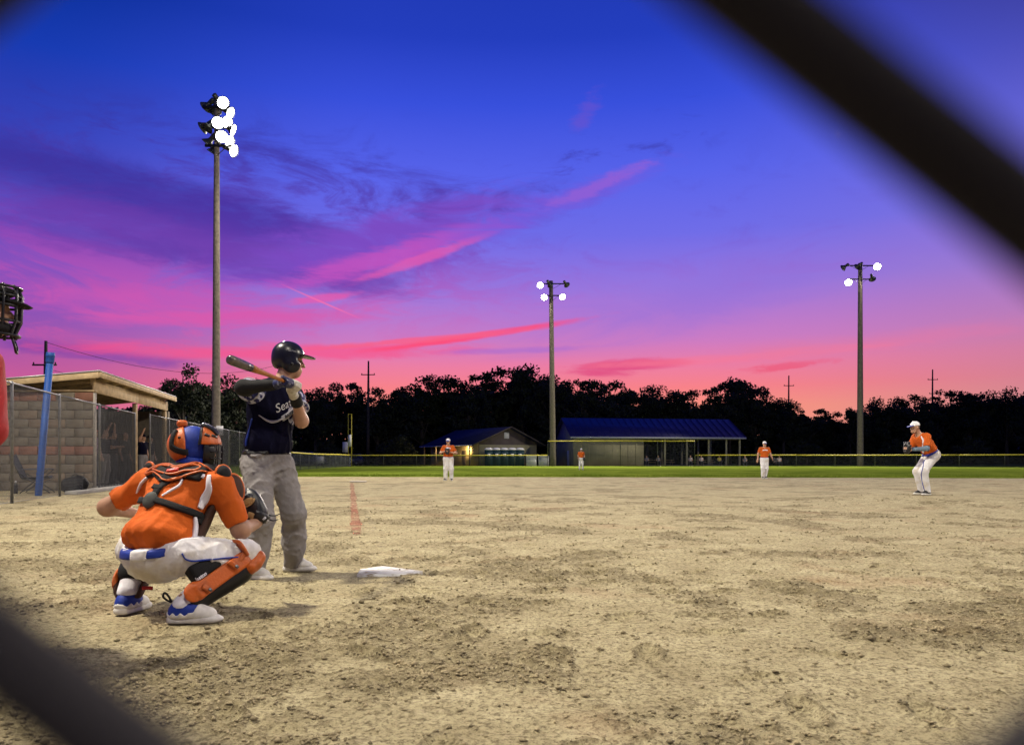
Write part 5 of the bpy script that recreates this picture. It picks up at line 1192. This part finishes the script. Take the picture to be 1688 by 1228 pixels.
    obj('crown_panel', ribbon(shell, [q(.03,.02,.165), q(.035,.08,.15), q(.035,.13,.10)], .06, .003, .005), M['black'], top_, True)
    side = inter(minus(ell(q(0,.02,-.01), (.114,.142,.13), RH), ell(q(0,.02,-.01), (.096,.15,.12), RH)), lambda P: np.maximum(-((P-q(0,.045,0))@f_), (P-q(0,0,.04))@u_), .008); side = cut(side, q(0,0,-.10), -u_); side = cut(side, q(0,.115,0), f_)
    for sg in (-1,1): ck = obj('cheek_pad', mesh_sdf(cut(side, q(.01*sg,0,0), -s_*sg), *bbox([q(-.14,0,-.14), q(.14,.2,.08), q(.14,0,.08)], .05), .007), M['black'], t, True)
    pr_ = hit(side, 346, 730, 4.0); obj('mask_print', text_on(side, 'RAWLINGS', .016, pr_, f_, u_, .002, .0005), M['whitetrim'], ck)
    cage = []
    for z in (.035,-.005,-.045,-.085): an = np.linspace(-1.15,1.15,13); cage.append(sweep(np.array([q(.112*math.sin(a), .035+.125*math.cos(a)-(.02 if z < -.06 else 0), z) for a in an]), .0042, 6))
    for a in (-.75,-.3,.3,.75): cage.append(sweep(np.array([q(.112*math.sin(a), .038+.127*math.cos(a), z) for z in (.045,0,-.05,-.11)]), .0042, 6))
    cage.append(sweep(np.array([q(.112*math.sin(a), .02+.11*math.cos(a), -.12) for a in np.linspace(-1.2,1.2,13)]), .006, 6)); obj('face_cage', cat_(*cage), M['blackm'], top_, True)
    obj('throat_guard', mesh_sdf(rbox(q(0,.115,-.165), (.055,.012,.05), .01, RH), *bbox([q(0,.115,-.165)], .09), .008), M['black'], top_, True)
    M['bluecollar'] = M['blue']; obj('undershirt_collar', mesh_sdf(inter(U([cone(J['nek']-nd*.02, J['nek']+nd*.085, .102, .088)], .01), lambda P: (P-J['nek']-nd*.075)@nd), *bbox([J['nek']], .16), .008), M['blue'], t, True)
    # mitt on the near hand
    mc = PX(414,837,4.80); mf = unit(V3(.55,.80,.15)); mu = unit(V3(-.35,.05,.95)-mf*(V3(-.35,.05,.95)@mf)); ms_ = np.cross(mu, mf); Rm = np.array([ms_, mf, mu])
    mit = minus(U([ell(mc, (.112,.062,.125), Rm), ell(mc+ms_*.055-mu*.06, (.06,.05,.06), Rm), ell(mc-ms_*.05-mu*.055, (.055,.05,.06), Rm)], .04), ell(mc+mf*.055, (.085,.05,.095), Rm), .01)
    for k in range(4): a = -.9+k*.55; g0 = mc-mf*.058+ms_*.02*math.sin(a)+mu*(-.03); g1 = mc-mf*.045+ms_*.088*math.sin(a)+mu*.095*math.cos(a); mit = (lambda mm, c_: (lambda P: smin(mm(P), c_(P), .012)))(mit, cone(g0, g1, .018, .022))
    mt_ = thing('catcher_mitt', mc-up*.12, 'black and tan leather catcher mitt on the catcher near hand', 'glove')
    mo = obj('shell', mesh_sdf(mit, *bbox([mc], .19), .0075), M['leather'], mt_, True); HMt = lambda px, py: hit(mit, px, py, 4.2)
    obj('palm_lining', ribbon(mit, [HMt(401,831), HMt(409,826), HMt(417,822)], [.02,.045,.02], .002, .004), M['tanleather'], mt_, True); obj('palm_lining', ribbon(mit, [HMt(410,847), HMt(416,850), HMt(419,855)], [.03,.04,.03], .002, .004), M['tanleather'], mt_, True)
    obj('edge_lace', ribbon(mit, [HMt(398,835), HMt(408,834), HMt(417,828), HMt(420,822)], .008, .003, .005), M['tanleather'], mt_, True)
    ws = obj('wrist_strap', ribbon(mit, [HMt(421,847), HMt(430,850), HMt(438,856), HMt(436,860)], .055, .004, .008), M['leather'], mt_, True); obj('strap_badge', ribbon(mit, [HMt(433,852), HMt(438,858)], .024, .012, .003, smooth_pts=False), M['greytext'], ws)
    for a, b, c in (((443,849),(452,850),(461,847)), ((443,856),(450,858),(459,856))): obj('lace_end', sweep(crom([PX(*a,4.80), PX(*b,4.78), PX(*c,4.80)], 5), np.linspace(.0055,.003,11), 5), M['leather'], mt_, True)
    # leg guards, socks, shoes, knee saver
    M['sock'] = mat('white_sock', (.66,.65,.70), .85, .08, 20, .2, 90)
    for s, toe, L in (('R', V3(.97,.10,0), .28), ('L', V3(.18,.95,0), .25)):
        K_, A_ = J['k'+s], J['a'+s]; d = unit(A_-K_); obj('sock', mesh_sdf(cut(cone(K_*.66+A_*.34, A_-up*.03, .090, .060), A_-up*.04, -up), *bbox([K_,A_], .1), .009), M['sock'], t, True)
        shoe(t, A_, toe, L, M['shoewhite'], M['blue'], 1.12, overlay=M['shoewhite'])
    K_, A_ = J['kR'], J['aR']; d = unit(A_-K_); out_ = unit(V3(.35,-.9,.0)); out_ = unit(out_-d*(out_@d)); fr_ = np.cross(d, out_); fr_ = fr_ if fr_[0] > 0 else -fr_; Rg = np.array([fr_, out_, d]); Ls = np.linalg.norm(A_-K_)
    gq = lambda a, b, c: K_+d*a*Ls+fr_*b+out_*c
    lg = obj('leg_guard', mesh_sdf(minus(U([cone(gq(.20,.045,.0), gq(.92,.035,.0), .086,.066)], .02), cone(gq(-.1,-.005,.0), gq(1.1,-.01,.0), .078,.05), .01), *bbox([K_,A_], .16), .008), M['black'], t, True)
    plate = U([rbox(gq(.5,.0,.082), (.045,.013,.17), .012, Rg), ell(gq(.90,-.01,.075), (.056,.015,.062), Rg), rbox(gq(.2,.0,.088), (.040,.014,.06), .012, Rg)], .015); obj('side_plate', mesh_sdf(plate, *bbox([K_,A_], .2), .0065), M['orangegear'], lg, True)
    HPp = lambda px, py: hit(plate, px, py, 3.8)
    for (a, b) in (((334,966),(347,974)), ((378,926),(391,936))):
        lc = ribbon(plate, [HPp(*a), HPp((a[0]+b[0])/2,(a[1]+b[1])/2), HPp(*b)], .030, .003, .005); obj('strap_loop', lc, M['orangegear'], lg, True); obj('buckle', ribbon(plate, [HPp(b[0]-4,b[1]-4), HPp(*b)], .016, .008, .005, smooth_pts=False), M['galv'], lg)
    kc = [gq(-.09,.045,.015), gq(.0,.06,.02), gq(.10,.06,.02)]
    obj('knee_cap', mesh_sdf(U([ell(c, (.05,.088,.046), Rg) for c in kc], .022), *bbox(kc, .12), .007), M['orangegear'], lg, True)
    obj('thigh_strap', ribbon(pantf, [HP(386,932), HP(396,922), HP(402,908), HP(392,897)], .026, .004, .006), M['orangegear'], lg, True); obj('knee_loop', sweep(crom([PX(381,893,4.46), PX(392,893,4.42), PX(401,902,4.40), PX(408,915,4.42)], 6), .012, 7), M['orangegear'], lg, True)
    kb = gq(.42,-.1,.035); ksf = rbox(gq(.54,-.088,.03), (.052,.052,.112), .026, Rg); ksv = obj('knee_saver', mesh_sdf(ksf, *bbox([kb], .2), .008), M['blackfab'], t, True)
    tr_ = -d; tu_ = -fr_
    for k, tx in enumerate(('Easton', 'KNEE SAVER')): obj('pad_print', text_on(ksf, tx, .028 if k == 0 else .017, hit(ksf, 330+k*4, 951+k*5, 3.8), tr_, np.cross(out_, tr_), .003, .001, .2 if k == 0 else 0), M['whitetrim'], ksv)
    K_, A_ = J['kL'], J['aL']; d = unit(A_-K_); fw = unit(V3(-.1,1,0)-d*(V3(-.1,1,0)@d)); sdv = np.cross(d, fw); Rg2 = np.array([sdv, fw, d]); Ls = np.linalg.norm(A_-K_); g2 = lambda a, b, c: K_+d*a*Ls+sdv*b+fw*c
    lg2 = obj('leg_guard', mesh_sdf(minus(cone(g2(.05,0,.035), g2(.98,0,.02), .105,.085), cone(g2(-.1,0,-.015), g2(1.1,0,-.03), .088,.068), .01), *bbox([K_,A_], .17), .0085), M['brownpad'], t, True)
    for sg in (-1,1): obj('side_plate', mesh_sdf(ell(g2(.86,sg*.082,.0), (.014,.052,.075), Rg2), *bbox([g2(.86,sg*.082,0)], .1), .007), M['orangegear'] if sg < 0 else M['brownpad'], lg2, True)
    obj('calf_pad', mesh_sdf(cone(K_*.85+A_*.15, K_*.24+A_*.76, .106, .092), *bbox([K_,A_], .14), .009), M['blackfab'], lg2, True)
    obj('calf_strap', sweep(crom([g2(.72,-.07,-.045), g2(.72,0,-.085), g2(.72,.07,-.045), g2(.74,.13,-.03)], 5), .012, 6), M['blackfab'], lg2, True); obj('strap_tab', box(PX(243,969,4.42), (.032,.004,.011), None, .003), M['redshirt'], lg2)
    obj('knee_saver', mesh_sdf(rbox(g2(.42,0,-.09), (.06,.045,.10), .025, Rg2), *bbox([g2(.42,0,-.09)], .17), .008), M['blackfab'], t, True)
    obj('heel_loop', sweep(crom([PX(282,992,4.2), PX(274,988,4.18), PX(269,983,4.17), PX(271,977,4.17), PX(277,981,4.18), PX(283,992,4.2)], 5), .006, 6), M['blackfab'], t, True)
    return J
CJ = catcher()
# ---------------------------------------------------------------- other people
STAND = dict(pel=(0,0,.95), che=(0,.01,1.26), nek=(0,.0,1.47), hed=(0,.035,1.635), sR=(.185,0,1.42), sL=(-.185,0,1.42), eR=(.25,-.03,1.14), eL=(-.25,-.03,1.14), wR=(.26,.06,.90), wL=(-.26,.06,.90),
    hR=(.095,0,.92), hL=(-.095,0,.92), kR=(.115,.03,.50), kL=(-.115,.03,.50), aR=(.13,-.02,.085), aL=(-.13,-.02,.085), hf=(0,1,-.05), hu=(0,0,1))
def person(base, yaw, pose, label, res, top, bottom, cap=None, bill=None, group=None, scale=1.0, shoes='black', glove=None, belt=None, skin='skin', hands=True, hairy=True, sleeve=.72, tw=1.0, bag=1.0, name='person'):
    """yaw: direction faced, degrees from +x; pose overrides of STAND in metres (x right, y ahead, z up)"""
    b = V3(*base); a = math.radians(yaw); fw = V3(math.cos(a), math.sin(a), 0); rt = V3(fw[1], -fw[0], 0); P0 = dict(STAND); P0.update(pose); J = {}
    for k, v in P0.items():
        w = rt*v[0]+fw*v[1]+up*v[2]; J[k] = unit(w) if k in ('hf','hu') else b+w*scale
    F = body_fields(J, tw=tw*scale, td=scale, ar=scale, lr=scale, hg=scale); t = thing(name, base, label, 'person', group)
    body = U([F['torso'], F['neck']]+[F[k+s] for s in 'LR' for k in ('ua','fa','th','ca')], .045); fs = [body, F['head']]
    if hands:
        for s in 'LR': d = unit(J['w'+s]-J['e'+s]); fs.append(hand_prims(J['w'+s], d, np.cross(d, rt*(1 if s == 'R' else -1)), scale, .45))
    bd = U(fs, .025); allp = [v for k, v in J.items() if k not in ('hf','hu')]+[J['hed']+up*.15]; lo, hi = bbox(allp, .17); lo[2] = max(lo[2], b[2]+.03)
    obj('body', mesh_sdf(bd, lo, hi, res), M[skin], t, True)
    legs = [U([cone(J['h'+s], J['k'+s], .112*bag*scale, .086*bag*scale), cut(cone(J['k'+s], J['a'+s]-up*.02, .086*bag*scale, .070*bag*scale), J['a'+s]-up*.03, -up)], .05) for s in 'LR']
    pantf = folds(U([ell(J['pel']-up*.03, (.176*tw*scale,.138*scale,.15*scale), F['Rp'])]+legs, .06), .006, 55, 5, (1,1,.6)); zt_ = F['Rp'][2]; pant = cut(pantf, J['pel']+zt_*.08*scale, zt_)
    obj('pants', mesh_sdf(pant, *bbox([J[k] for k in ('pel','hL','hR','kL','kR','aL','aR')], .2), res*1.05), M[bottom], t, True)
    sl = []
    for s in 'LR': e = J['s'+s]*(1-sleeve)+J['e'+s]*sleeve; d = unit(J['e'+s]-J['s'+s]); sl.append(cut(cone(J['s'+s], e+d*.03, .076*scale, .072*scale), e, d))
    jers = folds(U([off(F['chest'], .018), off(F['belly'], .02), ell(J['pel']+zt_*.1*scale, (.172*tw*scale,.134*scale,.11*scale), F['Rp']), off(cone(J['sL']*.82+J['sR']*.18, J['sR']*.82+J['sL']*.18, .062*scale, .062*scale), .012)]+sl, .06), .005, 45, 6); nd = unit(J['hed']-J['nek'])
    jers = cut(cut(jers, J['pel']+zt_*.05*scale, -zt_), J['nek']+nd*.02, nd)
    jo = obj('jersey', mesh_sdf(jers, *bbox([J[k] for k in ('pel','sL','sR','eL','eR','nek')], .19), res), M[top], t, True)
    if belt: obj('belt', mesh_sdf(band(pantf, J['pel']+zt_*.06*scale, zt_, .02, .006), *bbox([J['pel']], .26), res), M[belt], t, True)
    q, RH = F['hq'], F['RH']
    if cap:
        c = cut(ell(q(0,-.01,.04), np.array((.086,.108,.096))*scale, RH), q(0,0,.03), -RH[2]); co = obj('cap', mesh_sdf(c, *bbox([q(-.1,-.13,0), q(.1,.13,.15), q(.1,-.13,.15)], .05), min(res,.012)), M[cap], t, True)
        obj('cap_bill', mesh_sdf(inter(ell(q(0,.115,.038), np.array((.072,.085,.03))*scale, RH), lambda P: np.abs((P-q(0,.11,.038))@unit(RH[2]+RH[1]*.2))-.009), *bbox([q(-.08,.02,0), q(.08,.21,.08)], .06), .008), M[bill or cap], co, True)
    if hairy: obj('hair', mesh_sdf(inter(off(F['head'], .007), lambda P: np.maximum((P-q(0,-.02,0))@RH[1], -(P-q(0,0,-.05))@RH[2])), *bbox([q(-.1,-.14,-.1), q(.1,.05,.14)], .06), min(res,.014)), M['hair'], t, True)
    for s in 'LR':
        d = J['a'+s]-J['k'+s]; shoe(t, J['a'+s], fw+rt*(.25 if s == 'R' else -.25), .24*scale, M['shoewhite'], M[shoes], 1.0 if res < .016 else .95, lift=b[2]+.0)
    if glove:
        s, off_ = glove; c = J['w'+s]+unit(J['w'+s]-J['e'+s])*.1+V3(*off_); gt = thing('baseball_glove', c-up*.12, 'dark fielding glove worn by the '+label.split(' in ')[0].split(' walking')[0].split(' standing')[0], 'glove')
        g = U([ell(c, (.10,.06,.12), np.array([rt,fw,up]))]+[cone(c+rt*(.03*k-.045)+up*.02, c+rt*(.055*k-.08)+up*.135, .026, .02) for k in range(4)]+[cone(c-rt*.05, c-rt*.115+up*.06, .03, .022)], .02); g = minus(g, ell(c+fw*.06+up*.03, (.06,.05,.08), np.array([rt,fw,up])), .01)
        obj('shell', mesh_sdf(g, *bbox([c], .2), min(.014, res)), M['leather'], gt, True)
    return t, J, F, jers, pantf, jo
M['capwhite'] = M['white']
# pitcher, bent forward in the set position
pz = .125
t, J, F, jers, pantf, jo = person((GX(1523,16.7), 16.7, pz), 190, dict(pel=(0,-.19,.90), che=(0,.0,1.15), nek=(0,.13,1.32), hed=(.0,.22,1.465), hf=(-.08,1,-.12), hu=(0,.12,1), sR=(.18,.08,1.26), sL=(-.18,.06,1.26), eR=(.25,.14,1.0), eL=(-.24,.12,1.0), wR=(.05,.36,1.02), wL=(-.07,.34,.99),
    hR=(.09,-.19,.88), hL=(-.09,-.19,.88), kR=(.12,.06,.51), kL=(-.10,.09,.51), aR=(.15,-.06,.085), aL=(-.11,.0,.085)), 'pitcher in orange jersey and white cap leaning forward on the mound', .0125, 'orange', 'whitepant', 'capwhite', 'blue', belt='blue', glove=('L', (0,0,.02)), shoes='black', sleeve=.8)
H = lambda px, py, f=jers: hit(f, px, py, 15.5)
obj('side_panel', ribbon(jers, [H(1519,719), H(1522,728), H(1522,738), H(1522,746)], [.02,.04,.06,.04], .004), M['whitetrim'], jo, True)
obj('leg_piping', ribbon(pantf, [H(1525,757,pantf), H(1521,772,pantf), H(1519,785,pantf), H(1521,797,pantf), H(1524,808,pantf)], .012, .002), M['blue'], t, True)
M['bluegreysleeve'] = mat('grey_blue_arm_sleeve', (.14,.20,.26), .8, .15, 12); obj('arm_sleeve', mesh_sdf(U([cone(J['eL'], J['wL'], .054, .038), cone(J['sL']*.25+J['eL']*.75, J['eL'], .056, .054)], .02), *bbox([J['eL'], J['wL'], J['sL']], .08), .012), M['bluegreysleeve'], t, True)
# third baseman holding his glove at his chest
t, J, F, jers, pantf, jo = person((GX(739,32.2), 32.2, 0), -92, dict(eR=(.32,.06,1.16), eL=(-.33,.06,1.16), wR=(.08,.30,1.24), wL=(-.07,.32,1.20), hed=(.0,.045,1.64), kR=(.10,.03,.5), kL=(-.13,.05,.5)), 'third baseman in orange jersey holding a dark glove against his chest', .018, 'orange', 'whitepant', 'capwhite', 'blue', belt='blue', glove=('L', (.0,.0,0)), tw=1.12, bag=1.12)
O = J['che']+up*.1; obj('chest_lettering', ribbon(jers, [O+V3(-.09,-.14,.02), O+V3(0,-.15,.03), O+V3(.12,-.14,.0)], .045, .005), M['whitetrim'], jo)
# shortstop walking in, glove hand hanging
t, J, F, jers, pantf, jo = person((GX(1260,35.5), 35.5, 0), -90, dict(eR=(.27,-.06,1.16), wR=(.31,-.02,.90), eL=(-.28,.02,1.15), wL=(-.36,.12,.92), kR=(.10,.10,.5), aR=(.09,.04,.085), kL=(-.10,.0,.49), aL=(-.08,-.14,.085)), 'shortstop in orange jersey walking in with his glove hanging at his side', .018, 'orange', 'whitepant', 'capwhite', 'blue', belt='blue', glove=('L', (.06,0,0)), bag=1.05, scale=.98)
O = J['che']+up*.09; obj('chest_lettering', ribbon(jers, [O+V3(-.13,-.14,.0), O+V3(0,-.15,.01), O+V3(.13,-.14,.0)], .05, .005), M['whitetrim'], jo)
# left fielder
person((GX(958,63), 63, .03), -92, dict(wR=(.24,.16,.95), wL=(-.24,.16,.95)), 'distant left fielder in orange jersey standing on the outfield grass', .026, 'orange', 'whitepant', 'capwhite', 'blue', bag=1.0, glove=('L', (0,0,0)))
# umpire at the left edge
t, J, F, jers, pantf, jo = person((-2.62,3.42,0), 27, dict(pel=(0,-.10,.90), che=(0,.14,1.18), nek=(0,.19,1.43), hed=(0,.225,1.59), hf=(0,1,-.04), sR=(.20,.25,1.31), sL=(-.20,.17,1.35), eR=(.27,.27,1.03), eL=(-.27,.12,1.04), wR=(.26,.02,.80), wL=(-.2,.1,.82), kR=(.15,.12,.47), kL=(-.15,.12,.47), hR=(.1,-.1,.86), hL=(-.1,-.1,.86)),
    'umpire in red shirt and black wire mask at the left edge', .012, 'redshirt', 'greypant', 'blackfab', 'blackfab', belt='black', sleeve=.85, tw=1.12, skin='skin2', shoes='black')
for s_ in 'LR': obj('sleeve', mesh_sdf(folds(U([cone(J['s'+s_], J['e'+s_], .084, .078), cone(J['e'+s_], J['w'+s_], .076, .050)], .03), .005, 60, 9), *bbox([J['s'+s_], J['e'+s_], J['w'+s_]], .12), .012), M['redshirt'], t, True)
q, RH = F['hq'], F['RH']
mk = obj('mask_frame', cat_(*[sweep(np.array([q(.088*math.sin(a), .045+.10*math.cos(a), z) for a in np.linspace(-1.5,1.5,15)]), .0065, 7) for z in (.105,.065,.02,-.05,-.115)]+[sweep(np.array([q(.088*math.sin(a)*(1 if abs(z) < .1 else .8), .048+.10*math.cos(a)*(1 if -.1 < z < .09 else .82), z) for z in (.115,.07,.02,-.05,-.10,-.13)]), .0065, 7) for a in (-1.2,-.6,-.2,.2,.6,1.2)]), M['blackm'], t, True)
for z, h_ in ((.085,.034), (-.085,.045)):
    f = inter(minus(ell(q(0,.02,z), (.100,.105,h_), RH), ell(q(0,.01,z), (.080,.088,h_*2), RH)), lambda P: -(P-q(0,.015,0))@RH[1], .006); obj('mask_pad', mesh_sdf(f, *bbox([q(-.1,0,z), q(.1,.14,z)], .07), .008), M['blackfab'], mk, True)
for s in (-1,1): obj('mask_pad', mesh_sdf(rbox(q(s*.088,.035,.0), (.014,.03,.085), .012, RH), *bbox([q(s*.088,.035,0)], .12), .008), M['blackfab'], mk, True)
obj('throat_guard', sweep(np.array([q(-.045,.12,-.13), q(-.05,.132,-.165), q(-.02,.135,-.19), q(.02,.135,-.19), q(.05,.132,-.165), q(.045,.12,-.13)]), .006, 7), M['blackm'], mk, True)
obj('mask_strap', sweep(np.array([q(.095*math.cos(a), .0+.115*math.sin(a), .03) for a in np.linspace(math.pi, 2*math.pi, 15)]), .009, 6), M['blackfab'], mk, True)
# players behind the dugout fence
UPARM = dict(eR=(.26,.12,1.58), wR=(.20,.22,1.86)); UPARM2 = dict(eL=(-.26,.14,1.56), wL=(-.16,.24,1.84), eR=(.24,.14,1.56), wR=(.1,.24,1.86))
M['purple'] = mat('plum_print_shirt', (.06,.02,.05), .8, .3, 30, c2=(.30,.22,.28), thresh=(.55,.62)); M['darkpant'] = mat('dark_pants', (.02,.02,.028), .85, .2, 10)
for (x, y, yw, ps, tp, bt, cp, lb) in ((-12.30,22.55,-10,{},'purple','darkpant','orangegear','teammate in plum print shirt standing nearest the dugout corner'), (-12.62,23.2,-15,UPARM,'navy','greypant','navy','teammate in navy leaning one raised arm on the dugout fence'),
      (-12.72,24.0,-5,UPARM2,'navy','greypant',None,'teammate with both arms raised against the dugout fence'), (-12.85,24.75,10,dict(eR=(.30,.05,1.2),wR=(.05,.24,1.25),eL=(-.3,.05,1.2),wL=(-.05,.26,1.22)),'navy','darkpant','navy','teammate with folded arms beside the dugout fence gate'),
      (-13.35,26.5,-5,{},'blackfab','darkpant',None,'dark figure standing in the gap between the dugout fences'), (-13.6,28.3,-15,UPARM,'navy','greypant','navy','teammate in navy behind the far dugout fence, one arm up'), (-13.95,29.6,-10,{},'navy','greypant','navy','teammate in navy behind the far dugout fence, farthest along')):
    person((x,y,.066), yw, ps, lb, .026, tp, bt, cp, None, 'teammates watching from the dugout', shoes='black')
# spectators seated on folding chairs by the shelter
SIT = dict(pel=(0,-.05,.52), che=(0,-.13,.83), nek=(0,-.14,1.04), hed=(0,-.11,1.20), sR=(.18,-.13,.99), sL=(-.18,-.13,.99), eR=(.24,-.05,.74), eL=(-.24,-.05,.74), wR=(.17,.17,.66), wL=(-.17,.17,.66), hR=(.1,-.03,.50), hL=(-.1,-.03,.50), kR=(.14,.38,.50), kL=(-.14,.38,.50), aR=(.14,.42,.085), aL=(-.14,.42,.085))
M['paleshirt'] = mat('pale_shirt', (.42,.36,.36), .8, .1, 6); M['yellowshirt'] = mat('yellow_shirt', (.45,.40,.06), .8, .1, 6); M['greyshirt'] = mat('grey_shirt', (.13,.13,.15), .8, .2, 6)
for k, (px_, Yq, tp, lb) in enumerate(((1066,101,'greyshirt','the leftmost seat under the shelter'),(1085,100,'greyshirt','the second seat near the shelter posts'),(1138,99.5,'paleshirt','the shelter edge in a pale shirt'),(1156,99.5,'paleshirt','the shelter edge, next to the pale shirted one'),(1186,103,'yellowshirt','the shelter in a yellow shirt'),(1228,99,'greyshirt','the grass right of the shelter in grey'),(1285,99.5,'paleshirt','the grass behind the shortstop'))):
    b = (GX(px_,Yq), Yq, .05 if px_ < 1200 else .0); person(b, -95+8*math.sin(k*2.1), SIT, 'spectator seated by '+lb, .04, tp, 'darkpant', None, None, 'spectators by the shelter', shoes='black', hands=False)
    c = V3(*b); ct = thing('folding_chair', b, 'folding chair under the spectator by '+lb, 'chair', 'chairs of the spectators')
    obj('seat', box(c+V3(0,.06,.37), (.26,.25,.02), None, .01), M['navyfab'], ct); obj('backrest', box(c+V3(0,.34,.68), (.26,.02,.28), np.array([(1,0,0),unit((0,1,-.2)),unit((0,.2,1))]), .01), M['navyfab'], ct)
    for sx in (-1,1):
        for sy in (-1,1): obj('leg', tubes([c+V3(.24*sx,.06+.24*sy,-.01)], [c+V3(.24*sx,.06-.2*sy,.38)], .018, 5), M['blackm'], ct)
# black bag and bottle by the wall
bc = V3(GX(123,20.6), 20.6, .0); bg_ = thing('sports_bag', bc, 'black sports bag lying against the block wall behind the fence', 'bag')
obj('bag_body', mesh_sdf(folds(U([ell(bc+up*.22, (.36,.2,.22)), ell(bc+V3(-.12,0,.17), (.26,.2,.17)), ell(bc+V3(.12,.02,.26), (.2,.17,.2))], .08), .012, 26, 3), *bbox([bc+V3(-.5,-.3,.02), bc+V3(.5,.3,.56)], .02), .016), M['blackfab'], bg_, True)
obj('strap', sweep(crom([bc+V3(.2,-.18,.2), bc+V3(.36,-.26,.1), bc+V3(.42,-.24,.02), bc+V3(.3,-.2,.1)], 6), .018, 6), M['blackfab'], bg_, True); obj('handle', sweep(crom([bc+V3(-.12,0,.40), bc+V3(0,0,.50), bc+V3(.12,0,.46)], 6), .014, 6), M['blackfab'], bg_, True)
bc = V3(GX(26,20.2), 20.2, 0); bo_ = thing('drink_bottle', bc, 'slim dark drink bottle standing left of the camp chair', 'bottle'); obj('bottle_body', lathe([(.045,0),(.05,.02),(.05,.22),(.028,.28)], 12, None, bc), M['black'], bo_, True); obj('cap', lathe([(.026,.281),(.026,.33),(.02,.335)], 12, None, bc), M['greytext'], bo_, True)
